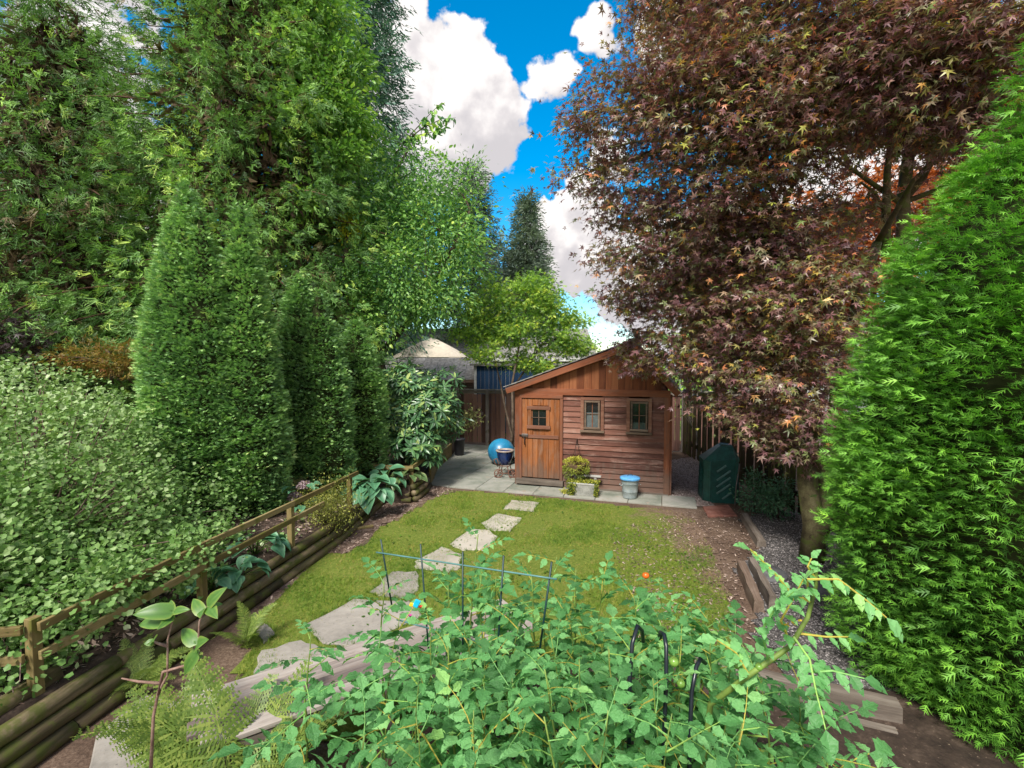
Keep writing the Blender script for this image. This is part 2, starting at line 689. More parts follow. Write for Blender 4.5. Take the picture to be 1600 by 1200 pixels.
def limb_path(a, b, sag=0.15, n=6, wob=0.08):
    a, b = Vector(a), Vector(b)
    L = (b - a).length
    pts = []
    for i in range(n):
        t_ = i / (n - 1)
        p = a.lerp(b, t_)
        p.z += sag * L * math.sin(math.pi * t_) * 0.6
        if 0 < i < n - 1:
            p += Vector((random.uniform(-1, 1), random.uniform(-1, 1), random.uniform(-1, 1))) * wob * L * 0.3
        pts.append(p)
    return pts


def rel(pts, o):
    o = Vector(o)
    return [Vector(p) - o for p in pts]


def broadleaf(name, label, base, trunks, blobs, ncl, per, crad, size, templates, lmat, bmat, limbs=8, twigs=60,
              group=None, cat='tree', upbias=0.8, droop=0.2, flat=0.6, shell=0.45, vmix=0.5, trunk_names=None, limb_r=0.03):
    """tree > trunk, limb, crown.  trunks: list of (points, radii) in world space"""
    root = thing(name, label, cat, base, 0, group)
    for pts, rad in trunks:
        tube('trunk', rel(pts, base), rad, bmat, root, 9, True, 0.25)
    c, o = cloud_points(blobs, ncl, shell)
    tp = [p for pts, rad in trunks for p in pts[len(pts) // 3:]]
    sel = RNG.choice(ncl, min(limbs, ncl), replace=False)
    nodes = []
    for i in sel:
        cc = Vector(c[i])
        s = min(tp, key=lambda p: (Vector(p) - cc).length + max(0, p[2] - cc.z) * 2)
        pth = limb_path(s, cc)
        nodes += pth[1:]
        tube('limb', rel(pth, base), [limb_r * (1 - 0.75 * k / 5) for k in range(6)], bmat, root, 6, True, 0.2)
    if twigs:
        paths = []
        pool = nodes + [Vector(p) for p in tp]
        for i in RNG.choice(ncl, min(twigs, ncl), replace=False):
            cc = Vector(c[i])
            s = min(pool, key=lambda p: (p - cc).length)
            if (s - cc).length > 3:
                continue
            pth = limb_path(s, cc, 0.1, 4)
            paths.append((rel(pth, base), [limb_r * .33, limb_r * .27, limb_r * .2, limb_r * .1]))
        if paths:
            tagp(tubes('twigs', paths, bmat, root, 4), kind='stuff')
    V, F, v = leaf_clusters(c - np.array(base), o, per, crad, size, templates, upbias, droop, flat, vmix)
    obj('crown', tri_mesh('crown', V, F, v), lmat, root)
    return root


def conifer(name, label, base, height, rmax, nbr, tufts, per, size, templates, lmat, bmat, z0=0.08, droop=0.5, tuft_r=0.3,
            power=0.8, group=None, trunk_r=0.25, lean=0.0, upswing=0.0, only=None, vbias=0.0, core=0.25, dead=0):
    """conical tree: whorls of branches carrying tufts of shoots.  > trunk, branches, crown"""
    root = thing(name, label, 'tree', base, 0, group)
    tube('trunk', [(lean * t_ * height, 0, t_ * height) for t_ in (0, .25, .5, .75, 1)], [trunk_r * (1 - .93 * t_) for t_ in (0, .25, .5, .75, 1)], bmat, root, 9, True, 0.2)
    cs, outs, paths = [], [], []
    for i in range(nbr):
        t_ = z0 + (1 - z0) * ((i + random.random()) / nbr) ** 0.95
        az = i * 2.39996 + random.uniform(-.4, .4)
        if only and not only(az % (2 * math.pi), t_):
            continue
        L = rmax * (1 - t_) ** power * random.uniform(.72, 1.12) + 0.15
        z = t_ * height
        dx, dy = math.cos(az), math.sin(az)
        x0 = lean * z
        pts = []
        for k in range(6):
            s = k / 5
            pts.append(Vector((x0 + dx * L * s, dy * L * s, z + L * (upswing * s - droop * s * s))))
        if L > 0.5:
            paths.append((pts, [trunk_r * .16 * (1 - .8 * k / 5) * min(1, L / rmax + .3) for k in range(6)]))
        nt = max(2, int(tufts * L / rmax))
        for q in range(nt):
            s = core + (1 - core) * ((q + random.random()) / nt)
            k = min(4, int(s * 5))
            p = pts[k].lerp(pts[k + 1], s * 5 - k)
            side = random.uniform(-1, 1) * L * 0.22 * (1.15 - s)
            p = p + Vector((-dy * side, dx * side, random.uniform(-.1, .1)))
            cs.append(p)
            outs.append((dx * .8 - dy * side * .8, dy * .8 + dx * side * .8, -droop * s))
    if paths:
        tagp(tubes('branches', paths, bmat, root, 4), kind='stuff')
    if dead:
        nd = dead
        zt_ = RNG.uniform(z0, .9, nd)
        az = RNG.uniform(0, 2 * np.pi, nd)
        rr = rmax * (1 - zt_) ** power * RNG.uniform(.1, .62, nd)
        pos = np.stack([rr * np.cos(az), rr * np.sin(az), zt_ * height], 1)
        V, F, vv = scatter(T_WEEP, pos, RNG.normal(size=(nd, 3)) * .6 + [0, 0, -.8], RNG.normal(size=(nd, 3)), RNG.uniform(.5, .95, nd), RNG.random(nd))
        tagp(obj('dead_foliage', tri_mesh('dead_foliage', V, F, vv), L_dead, root), kind='stuff')
    cs, outs = np.array(cs), np.array(outs)
    n = len(cs)
    idx = np.repeat(np.arange(n), per)
    m = len(idx)
    g = RNG.normal(size=(m, 3)) * tuft_r * 0.5
    pos = cs[idx] + g
    fwd = outs[idx] + RNG.normal(size=(m, 3)) * 0.4 + g * 0.8
    up = RNG.normal(size=(m, 3)) * .5 + np.array([0, 0, .8])
    cv = RNG.random(n)
    v = np.clip(.55 * cv[idx] + .45 * RNG.random(m) + vbias, 0, 1)
    V, F, vv = scatter(templates, pos, fwd, up, size * RNG.uniform(.7, 1.3, m), v)
    obj('crown', tri_mesh('crown', V, F, vv), lmat, root)
    return root

# ------------------------------------------------------------------ palettes
M_shed = wood_mat('shed cedar', [(.085, .034, .024), (.175, .070, .048), (.26, .12, .085)], stain=(.40, .26, .21), stain_amt=.4, grain=1.0, var=.75, bump=.8, grime=(.12, .085, .065))
M_shedg = wood_mat('shed cedar upright', [(.09, .026, .010), (.20, .060, .022), (.30, .11, .045)], stain=(.12, .05, .03), stain_amt=.1, axis=2, var=.7)
M_door = wood_mat('door cedar', [(.12, .038, .010), (.27, .090, .026), (.37, .14, .05)], stain=(.26, .16, .11), stain_amt=.5, axis=2, var=.35, grime=(.12, .085, .065))
M_trim = wood_mat('shed trim', [(.09, .028, .012), (.21, .066, .028), (.30, .11, .055)], stain=(.15, .085, .06), stain_amt=.5, axis=0, var=.4)
M_trimv = wood_mat('shed trim upright', [(.09, .028, .012), (.21, .066, .028), (.30, .11, .055)], stain=(.15, .085, .06), stain_amt=.5, axis=2, var=.4, grime=(.12, .085, .065))
M_wframe = wood_mat('window frame wood', [(.14, .055, .03), (.22, .10, .065), (.32, .18, .12)], stain=(.16, .12, .07), stain_amt=.2, axis=0, var=.5)
M_wframe2 = wood_mat('weathered sash', [(.075, .05, .035), (.17, .115, .08), (.27, .20, .15)], axis=0, var=.5)
M_fence = wood_mat('dark stained fence', [(.10, .052, .042), (.22, .115, .09), (.34, .19, .15)], axis=2, var=.9)
M_fcap = wood_mat('greyed cap', [(.11, .09, .08), (.22, .19, .16), (.34, .29, .25)], axis=0, moss=(.08, .10, .02), moss_amt=.2)
M_fgrey = wood_mat('grey post', [(.10, .08, .075), (.19, .16, .15), (.30, .26, .24)], axis=2, moss=(.09, .09, .03), moss_amt=.2)
M_mossy = wood_mat('mossy fence board', [(.02, .014, .010), (.055, .040, .024), (.12, .09, .05)], axis=2, moss=(.06, .07, .012), moss_amt=.5, var=.8)
M_rail = wood_mat('pressure treated rail', [(.10, .07, .026), (.19, .145, .055), (.30, .23, .11)], axis=0, moss=(.12, .13, .02), moss_amt=.3, var=.5)
M_railv = wood_mat('pressure treated post', [(.10, .07, .026), (.19, .145, .055), (.30, .23, .11)], axis=2, moss=(.12, .13, .02), moss_amt=.3, var=.5)
M_log = wood_mat('landscape log', [(.04, .03, .014), (.12, .092, .05), (.25, .19, .12)], stain=(.07, .075, .02), stain_amt=.55, axis=1, moss=(.08, .10, .015), moss_amt=.45, var=.8, grain=.8, bump=.9)
M_tie = wood_mat('weathered timber', [(.05, .04, .032), (.13, .105, .085), (.25, .215, .18)], axis=0, var=.4, bump=1.0)
M_plank = wood_mat('bench plank', [(.11, .085, .08), (.25, .21, .19), (.40, .355, .32)], stain=(.16, .115, .095), stain_amt=.45, axis=0, var=.5, bump=.9)
M_bark = noise_mat('bark', [(.03, .02, .013), (.085, .06, .04), (.15, .11, .08)], 9, bump=.8, bdist=.02)
M_barkm = noise_mat('mossy bark', [(.045, .035, .018), (.11, .095, .045), (.17, .16, .08)], 7, bump=.8, bdist=.02, spots=(.10, .12, .03), spot_scale=5, spot_at=.5)
M_barkd = noise_mat('dark bark', [(.012, .010, .008), (.03, .024, .018), (.06, .045, .035)], 9, bump=.8, bdist=.02)
M_cedarbark = noise_mat('red bark', [(.05, .022, .014), (.12, .06, .04), (.2, .11, .08)], 9, bump=.9, bdist=.02)
M_soil = noise_mat('soil', [(.018, .012, .009), (.045, .030, .022), (.10, .07, .052)], 5, bump=.8, bdist=.02, spots=(.20, .15, .11), spot_scale=45, spot_at=.66)
M_slab = noise_mat('paving slab', [(.15, .17, .135), (.27, .275, .235), (.36, .345, .31)], 1.8, bump=.3, bdist=.004, spots=(.30, .25, .20), spot_scale=3, spot_at=.64, fine=.18)
M_stone = noise_mat('stepping stone', [(.30, .275, .225), (.40, .365, .31), (.50, .455, .39)], 2.0, bump=.2, bdist=.003, spots=(.24, .24, .14), spot_scale=5, spot_at=.66, fine=.12)
M_conc = noise_mat('concrete', [(.18, .165, .145), (.29, .265, .235), (.38, .35, .31)], 2.0, bump=.4, bdist=.003, spots=(.15, .14, .12), spot_scale=60, spot_at=.64, fine=.2)
M_chip = noise_mat('wood chip', [(.07, .04, .028), (.22, .14, .10), (.42, .31, .25)], 3)
M_pebble = noise_mat('pebble', [(.09, .08, .08), (.24, .21, .20), (.46, .42, .41)], 2.5, rough=.7)
M_shingle = noise_mat('grey shingle', [(.10, .095, .09), (.22, .21, .20), (.36, .35, .33)], 8, bump=.6)
M_glass = plain_mat('dark window glass', (.012, .016, .016), rough=.05, spec=.8)
M_iron = plain_mat('dark iron', (.02, .018, .017), rough=.5, metal=.6)
M_rust = noise_mat('rusty iron', [(.07, .03, .022), (.17, .085, .06), (.28, .17, .13)], 20, rough=.85, bump=.5)
M_galv = noise_mat('galvanised', [(.22, .27, .28), (.36, .42, .43), (.5, .55, .55)], 7, rough=.45, metal=.35, bump=.15)
M_blid = plain_mat('blue lid', (.10, .34, .66), rough=.45, var=.25)

# ------------------------------------------------------------------ ground
gx = np.concatenate([np.linspace(-90, -12, 14), np.linspace(-11, 11, 45), np.linspace(12, 90, 14)])
gy = np.concatenate([np.linspace(-12, 0, 8), np.linspace(.5, 16, 36), np.linspace(17, 110, 20)])
V = [(x, y, 0 if -11 < x < 11 and y < 16 else 0.06 * mnoise.noise(Vector((x * .2, y * .2, 0))) - 0.03) for y in gy for x in gx]
nx = len(gx)
F = [(j * nx + i, j * nx + i + 1, (j + 1) * nx + i + 1, (j + 1) * nx + i) for j in range(len(gy) - 1) for i in range(nx - 1)]
m, t, out = new_mat('ground')
tc_ = t.n('ShaderNodeTexCoord')
sp = t.n('ShaderNodeSeparateXYZ', ins={0: tc_.outputs['Object']})
n1 = t.noise(tc_.outputs['Object'], 1.3, 8, .65).outputs[0]
n2 = t.noise(tc_.outputs['Object'], 38, 4, .7).outputs[0]
dirt = t.ramp(t.math('ADD', t.math('MULTIPLY', n1, .5), t.math('MULTIPLY', n2, .5)), [(.33, (.045, .028, .02)), (.5, (.12, .08, .058)), (.68, (.27, .20, .15))])
grs = t.ramp(n1, [(.3, (.05, .09, .02)), (.7, (.12, .17, .04))])
far = t.step(sp.outputs[1], 15.5, 16.5)
finish(m, t, out, t.mix(far, dirt, grs), .95, n2, .9, .012, spec=.15)
tagp(obj('ground', mesh('ground', V, F), m), kind='structure')

# lawn: thin grass and moss, worn to dirt on the right
LAWN = [P(*p) for p in [(330, 1160), (398, 985), (418, 952), (455, 912), (505, 866), (545, 866), (575, 846), (592, 826), (628, 808), (662, 786), (700, 768),
                        (745, 768), (860, 780), (1062, 800), (1085, 812), (1118, 870), (1135, 930), (1150, 1000), (1160, 1160)]]


def inside(poly, x, y):
    x, y = np.asarray(x), np.asarray(y)
    r_ = np.zeros(x.shape, bool)
    j = len(poly) - 1
    for i in range(len(poly)):
        xi, yi, xj, yj = poly[i][0], poly[i][1], poly[j][0], poly[j][1]
        if yi != yj:
            c_ = ((yi > y) != (yj > y)) & (x < (xj - xi) * (y - yi) / (yj - yi) + xi)
            r_ ^= c_
        j = i
    return r_


def sheet(name, poly, z, mat, step=0.12, ragged=0.07, bumpy=0.012):
    """ground cover sheet with a ragged edge"""
    xs = [p[0] for p in poly]
    ys = [p[1] for p in poly]
    X = np.arange(min(xs) - step, max(xs) + step, step)
    Y = np.arange(min(ys) - step, max(ys) + step, step)
    idx, V, F = {}, [], []
    for j in range(len(Y)):
        for i in range(len(X)):
            cx, cy = X[i] + step / 2, Y[j] + step / 2
            jx = cx + ragged * mnoise.noise(Vector((cx * 3, cy * 3, 1)))
            jy = cy + ragged * mnoise.noise(Vector((cx * 3, cy * 3, 9)))
            if not inside(poly, jx, jy):
                continue
            q = []
            for a, b in ((i, j), (i + 1, j), (i + 1, j + 1), (i, j + 1)):
                if (a, b) not in idx:
                    idx[(a, b)] = len(V)
                    x, y = X[0] + a * step, Y[0] + b * step
                    V.append((x + .3 * step * mnoise.noise(Vector((x * 9, y * 9, 3))), y + .3 * step * mnoise.noise(Vector((x * 9, y * 9, 5))),
                              z + bumpy * (.5 + .5 * mnoise.noise(Vector((x * 2.3, y * 2.3, 0))))))
                q.append(idx[(a, b)])
            F.append(q)
    return obj(name, mesh(name, V, F, True), mat)


m, t, out = new_mat('lawn')
tc_ = t.n('ShaderNodeTexCoord')
ob = tc_.outputs['Object']
sp = t.n('ShaderNodeSeparateXYZ', ins={0: ob})
na = t.noise(ob, 1.1, 7, .65, .3).outputs[0]
nb = t.noise(ob, 26, 5, .7).outputs[0]
nc = t.noise(ob, 120, 3, .7).outputs[0]
gcol = t.ramp(t.math('ADD', t.math('MULTIPLY', nb, .6), t.math('MULTIPLY', nc, .4)), [(.32, (.06, .10, .014)), (.5, (.14, .19, .03)), (.68, (.28, .28, .07))])
dcol = t.ramp(t.math('ADD', t.math('MULTIPLY', nb, .5), t.math('MULTIPLY', nc, .5)), [(.34, (.07, .042, .028)), (.5, (.18, .12, .085)), (.66, (.36, .27, .2))])
worn = t.math('ADD', t.step(sp.outputs[0], 1.4, 3.4, -.17, .28), na)
worn = t.math('ADD', worn, t.math('MULTIPLY', t.math('SUBTRACT', nb, .5), .5))
finish(m, t, out, t.mix(t.step(worn, .46, .66), gcol, dcol), .95, nc, 1.0, .012, spec=.15)
tagp(sheet('lawn', LAWN, .004, m), kind='structure')
M_lawn = m

mulch_l = [P(*p) for p in [(420, 950), (455, 912), (505, 866), (545, 866), (575, 846), (592, 826), (628, 808), (662, 786), (712, 768), (675, 752), (650, 790), (600, 785), (560, 815), (520, 852), (420, 935)]]
MULCH = noise_mat('mulch soil', [(.05, .03, .022), (.13, .085, .065), (.26, .19, .15)], 9, bump=1, bdist=.02, spots=(.38, .3, .25), spot_scale=60, spot_at=.63)
tagp(sheet('mulch_strip', mulch_l, .008, MULCH), kind='structure')
gravel_poly = [P(*p) for p in [(1160, 812), (1195, 852), (1150, 892), (1190, 952), (1178, 1000), (1240, 1060), (1340, 1120), (1420, 1100), (1400, 900), (1330, 850), (1290, 800), (1240, 800), (1190, 800)]]
M_gbed = noise_mat('gravel bed', [(.03, .028, .028), (.085, .078, .075), (.17, .16, .155)], 12, bump=1, bdist=.02, spots=(.40, .37, .36), spot_scale=70, spot_at=.58)
tagp(sheet('gravel_path', gravel_poly, .008, M_gbed), kind='structure')
gravel2 = [P(*p) for p in [(1046, 720), (1100, 712), (1108, 775), (1112, 790), (1068, 792), (1050, 778)]]
M_gbed2 = noise_mat('gravel bed warm', [(.09, .065, .055), (.22, .17, .15), (.38, .32, .29)], 12, bump=1, bdist=.02, spots=(.5, .44, .41), spot_scale=70, spot_at=.58)
tagp(sheet('gravel_patch', gravel2, .008, M_gbed2), kind='structure')

# grass blades, many to a tuft
n = 130000
gx_ = RNG.uniform(-3.0, 3.6, n)
gy_ = RNG.uniform(3.6, 10.2, n)
ok = inside(LAWN, gx_, gy_)
den_n = np.array([mnoise.noise(Vector((x * 1.2, y * 1.2, 4))) + .5 * mnoise.noise(Vector((x * 4, y * 4, 2))) for x, y in zip(gx_, gy_)])
thick = np.clip(.80 + 1.7 * den_n - np.clip((gx_ - 1.5) / 2.0, 0, 1) * .75, 0.08, 1)
ok &= RNG.random(n) < thick
gx_, gy_, th = gx_[ok], gy_[ok], thick[ok]
n = len(gx_)
TB = tmpl3([spike((0, 0, 0), (0, 1, .25), .055), spike((.1, 0, .1), (.35, .75, .45), .05), spike((-.1, 0, 0), (-.3, .7, -.3), .05)])
fw = RNG.normal(size=(n, 3)) * .5
fw[:, 2] = 1.0
upv = RNG.normal(size=(n, 3))
V, F, vv = scatter(TB, np.stack([gx_, gy_, np.full(n, .006)], 1), fw, upv, RNG.uniform(.018, .05, n) * (0.6 + .5 * th), np.clip(RNG.random(n) * .6 + .45 - .55 * den_n[ok], 0, 1))
M_grass = leaf_mat('grass', [(0, (.05, .12, .016)), (.4, (.12, .23, .030)), (.7, (.22, .32, .045)), (.9, (.36, .38, .07)), (1, (.44, .33, .13))], rough=.6, transl=.35, spec=.2)
tagp(obj('lawn_grass', tri_mesh('lawn_grass', V, F, vv), M_grass), 'thin mossy yellow green lawn grass around the stepping stones', 'grass', kind='stuff')


def pebbles(name, poly, n, smin, smax, mat, z=.012, label=None, cat=None, flat=.6, chips=False):
    xs = [p[0] for p in poly]
    ys = [p[1] for p in poly]
    x, y = RNG.uniform(min(xs), max(xs), n), RNG.uniform(min(ys), max(ys), n)
    k = inside(poly, x, y)
    x, y = x[k], y[k]
    n = len(x)
    if chips:
        tv = np.array([(-.5, -.18, 0), (.5, -.13, .03), (.55, .15, 0), (-.45, .2, .05)], float)
        tf = np.array([(0, 1, 2), (0, 2, 3)])
    else:
        tv = np.array([(1, 0, 0), (0, .8, 0), (-1, 0.1, 0), (0, -.9, 0), (0.1, 0, flat), (0, 0, -flat)], float) * .5
        tf = np.array([(0, 1, 4), (1, 2, 4), (2, 3, 4), (3, 0, 4)])
    fw = RNG.normal(size=(n, 3))
    fw[:, 2] *= .25
    up = RNG.normal(size=(n, 3)) * .3
    up[:, 2] = 1
    V, F, vv = scatter((tv, tf), np.stack([x, y, z + RNG.uniform(0, .012, n)], 1), fw, up, RNG.uniform(smin, smax, n), RNG.random(n))
    return tagp(obj(name, tri_mesh(name, V, F, vv), mat), label, cat, kind='stuff')


M_peb1 = leaf_mat('grey gravel stones', [(0, (.03, .028, .028)), (.5, (.10, .092, .09)), (1, (.33, .30, .295))], rough=.8, transl=0.0)
M_peb2 = leaf_mat('warm gravel stones', [(0, (.10, .07, .06)), (.5, (.28, .21, .19)), (1, (.55, .48, .45))], rough=.8, transl=0.0)
M_chips = leaf_mat('bark chips', [(0, (.05, .03, .02)), (.5, (.17, .11, .085)), (1, (.45, .35, .29))], rough=.9, transl=0.0)
pebbles('path_gravel', gravel_poly, 22000, .012, .035, M_peb1, label='dark grey gravel on the strip beside the maple trunk', cat='gravel')
pebbles('shed_gravel', gravel2, 9000, .015, .04, M_peb2, label='pinkish gravel between the shed and the compost bin', cat='gravel')
pebbles('bark_mulch', mulch_l, 5200, .02, .065, M_chips, label='brown bark mulch along the foot of the log wall', cat='mulch', chips=True)
dirt_r = [P(*p) for p in [(950, 830), (1070, 800), (1160, 800), (1190, 850), (1150, 890), (1190, 1000), (1000, 1020)]]
pebbles('dirt_litter', dirt_r, 5200, .012, .045, M_chips, label='twigs and dry litter on the bare dirt right of the lawn', cat='litter', chips=True)

# ------------------------------------------------------------------ raised bed on the left
EDGE = [(-2.5, -3.85), (1.0, -3.42), (2.3, -3.22), (3.4, -3.08), (5.2, -2.77), (6.9, -2.48), (8.72, -2.40)]
PLANTER = [(8.78, -1.80), (9.9, -1.70), (11.0, -1.82), (13.2, -1.62), (14.6, -1.60)]


def edge_x(y):
    tab = EDGE + PLANTER
    for (y0, x0), (y1, x1) in zip(tab, tab[1:]):
        if y <= y1:
            return x0 + (x1 - x0) * max(0, (y - y0)) / (y1 - y0)
    return tab[-1][1]


def bed_z(x, y):
    d = max(0, edge_x(y) - x)
    return .27 + .11 * min(d, 6) + .03 * mnoise.noise(Vector((x * 1.5, y * 1.5, 0)))


V, F = [], []
ys = sorted([-2.5 + .4 * i for i in range(43)] + [8.72, 8.78])
K = 16
for y in ys:
    ex = edge_x(y) - (.10 if y <= 8.72 or y < 9.95 else .02)
    V.append((ex, y, -.02))
    for k in range(K):
        x = ex - .01 - (11) * (k / (K - 1)) ** 1.6
        V.append((x, y, bed_z(x, y) + .02))
for j in range(len(ys) - 1):
    for i in range(K):
        a = j * (K + 1) + i
        F.append((a, a + 1, a + K + 2, a + K + 1))
tagp(obj('garden_bed', mesh('garden_bed', V, F, True), M_soil), kind='structure')

wall = thing('log_wall', 'low retaining wall of stacked mossy round logs along the left of the lawn', 'log wall', (-3.1, 3.4, 0))
wl = Vector(wall.location)


def logrow(pts, n, r_, z0, setback, name='log', root=wall, origin=wl, lens=(2.1, 2.9)):
    """lay logs end to end along pts"""
    pts = [Vector(p) for p in pts]
    tot = sum((b - a).length for a, b in zip(pts, pts[1:]))

    def at(s):
        for a, b in zip(pts, pts[1:]):
            L = (b - a).length
            if s <= L:
                return a.lerp(b, s / L)
            s -= L
        return pts[-1]
    s = random.uniform(-1.5, 0)
    while s < tot:
        e = s + random.uniform(*lens)
        a, b = max(s, 0), min(e, tot)
        if b - a > .3:
            q = [at(a + (b - a) * k / 6) + Vector((-setback, 0, z0)) for k in range(7)]
            rr = r_ * random.uniform(.92, 1.08)
            o = tube(name, rel([(p.x, p.y, p.z + random.uniform(-.004, .004)) for p in q], q[0]), [rr * .93] + [rr] * 5 + [rr * .94], M_log, root, 12, True, .10)
            o.location = q[0] - origin
        s = e + .012


epts = [(x, y, 0) for y, x in EDGE]
logrow(epts, 0, .058, .045, -.03)
logrow(epts, 0, .060, .150, .01)
logrow(epts, 0, .062, .256, .06)
logrow(epts[:4], 0, .065, .345, .22)
pl = thing('log_planter', 'corner of stacked logs holding the rhododendron bed beside the patio', 'planter', (-1.8, 8.8, 0))
po = Vector(pl.location)
corner = [(-2.36, 8.86, 0), (-1.86, 8.80, 0)]
side = [(-1.80, 8.84, 0), (-1.70, 9.42, 0), (-1.72, 9.95, 0)]
for i, z in enumerate((.05, .155, .26)):
    for seg_ in (corner, side):
        q = [Vector(p) + Vector((-.03 * i, .02 * i, z)) for p in seg_]
        if len(q) == 2:
            q = [q[0].lerp(q[1], k / 4) for k in range(5)]
        o = tube('log', rel(q, q[0]), .056, M_log, pl, 12, True, .1)
        o.location = q[0] - po
# board edging of that bed along the patio
eb = thing('bed_edging', 'tan board edging between the rhododendron bed and the patio', 'edging', (-1.8, 10, 0))
ebo = Vector(eb.location)
for a, b in (((-1.72, 10.02, 0), (-1.80, 11.5, 0)), ((-1.80, 11.52, 0), (-1.66, 13.1, 0))):
    for z in (.10, .285):
        beam('board', Vector(a) - ebo + Vector((0, 0, z)), Vector(b) - ebo + Vector((0, 0, z)), .045, .18, M_rail, eb)

# railing on the bed
rl = thing('garden_railing', 'low two rail wooden fence standing on the left flower bed', 'railing', (-3.2, 3.2, .3))
ro = Vector(rl.location)
posts = [(-3.27, 3.22), (-2.98, 4.55), (-2.74, 5.9), (-2.50, 7.35)]
base_px = [Vector((x, y, bed_z(x, y))) for x, y in posts]
for p in base_px:
    box('post', (.066, .066, .80), p - ro + Vector((0, 0, .16)), M_railv, rl, (0, 0, -.2))
tops = [Vector((x - .0, y, .86 if i else .80)) for i, (x, y) in enumerate(posts)]
for hgt in (0, -.20):
    for i in range(3):
        a, b = tops[i] + Vector((.055, -.02, hgt)), tops[i + 1] + Vector((.055, -.02 if i == 2 else -.024, hgt))
        if i == 2 and hgt:
            b = a.lerp(b, .45)
        elif i == 2:
            b = a.lerp(b, 1.12)
        beam('rail', a - ro, b - ro, .030, .062, M_rail, rl)
    a = tops[0] + Vector((-.02, -.055, hgt - .004))
    beam('rail', a + Vector((-1.4, -.25, 0)) - ro, a - ro, .030, .062, M_rail, rl)
pr = thing('planter_railing', 'short railing above the log planter under the rhododendron', 'railing', (-2.0, 8.95, .3))
pro = Vector(pr.location)
for x, y in ((-1.88, 8.98), (-2.55, 9.05)):
    box('post', (.07, .07, .52), Vector((x, y, .40)) - pro, M_railv, pr)
beam('rail', Vector((-2.62, 9.0, .63)) - pro, Vector((-1.84, 8.93, .61)) - pro, .036, .08, M_rail, pr)
beam('rail', Vector((-1.86, 9.0, .62)) - pro, Vector((-1.80, 9.9, .60)) - pro, .036, .08, M_rail, pr)

# ------------------------------------------------------------------ shed
A0 = Vector((.08, 10.13, 0))
ANG = R(-17.55)
shed = thing('garden_shed', 'small weathered red brown cedar garden shed with plank door and two windows', 'shed', A0, ANG)
UX = Vector((math.cos(ANG), math.sin(ANG), 0))
UY = Vector((-math.sin(ANG), math.cos(ANG), 0))


def SL(x, y, z):
    """shed-local point to world"""
    return A0 + UX * x + UY * y + Vector((0, 0, z))


SW, SD, EH = 3.08, 2.7, 2.03         # width, depth, wall height
RX, RZ = 2.38, 2.93                  # ridge
# lining behind the boards
V = [(0.03, .03, .05), (SW - .03, .03, .05), (SW - .03, .03, EH), (RX, .03, RZ - .08), (0.03, .03, EH)]
Vb = [(x, SD - .03, z) for x, y, z in V]
F = [(1, 2, 7, 6), (4, 0, 5, 9), (9, 8, 7, 6, 5)]
obj('side_walls', mesh('side_walls', V + Vb, F), M_shed, shed)
box('floor', (SW - .1, SD - .1, .06), (SW / 2, SD / 2, .10), M_shed, shed)


# lap siding: each board a wedge, split round the windows
def lap(x0, x1, z0, h, dz):
    L = x1 - x0
    nseg = 4
    V, F = [], []
    for i in range(nseg + 1):
        x = -L / 2 + L * i / nseg
        w_ = .006 * mnoise.noise(Vector((x * 2 + z0 * 11, z0 * 7, x0)))
        w2 = .006 * mnoise.noise(Vector((x * 2 + z0 * 5, z0 * 3, x0 + 4)))
        V += [(x, -.030 + w2, w_), (x, -.006, h + .012 + w_ * .3), (x, .008, h + .012), (x, .008, w_)]
    for i in range(nseg):
        a = i * 4
        for k in range(4):
            F.append((a + k, a + (k + 1) % 4, a + 4 + (k + 1) % 4, a + 4 + k))
    F.append((3, 2, 1, 0))
    F.append((nseg * 4, nseg * 4 + 1, nseg * 4 + 2, nseg * 4 + 3))
    obj('siding_board', mesh('siding_board', V, F), M_shed, shed, (x0 + L / 2, 0, z0), (0, random.uniform(-.0015, .0015), 0))


WIN = [(1.38, 1.84, 1.19, 1.88), (2.28, 2.75, 1.19, 1.88)]
nb_ = 17
h_ = (1.93 - .05) / nb_
for k in range(nb_):
    z0 = .05 + k * h_
    segs_ = [(1.02, 2.98)]
    if z0 + h_ > WIN[0][2] + .03 and z0 < WIN[0][3] - .05:
        segs_ = [(1.02, WIN[0][0] + .04), (WIN[0][1] - .04, WIN[1][0] + .04), (WIN[1][1] - .04, 2.98)]
    elif random.random() < .35:
        j = random.uniform(1.6, 2.5)
        segs_ = [(1.02, j - .002), (j + .002, 2.98)]
    for a, b in segs_:
        lap(a, b, z0, h_, 0)
# corner and head trim
box('corner_board', (.10, .045, 1.98), (.045, -.028, .99 + .02), M_trimv, shed)
box('corner_board', (.11, .045, 1.98), (3.035, -.030, .99 + .02), M_trimv, shed)
box('corner_board', (.045, .10, 1.96), (3.105, .045, .99), M_trimv, shed)
box('head_board', (SW + .02, .05, .13), (SW / 2, -.034, 1.985), M_trim, shed)
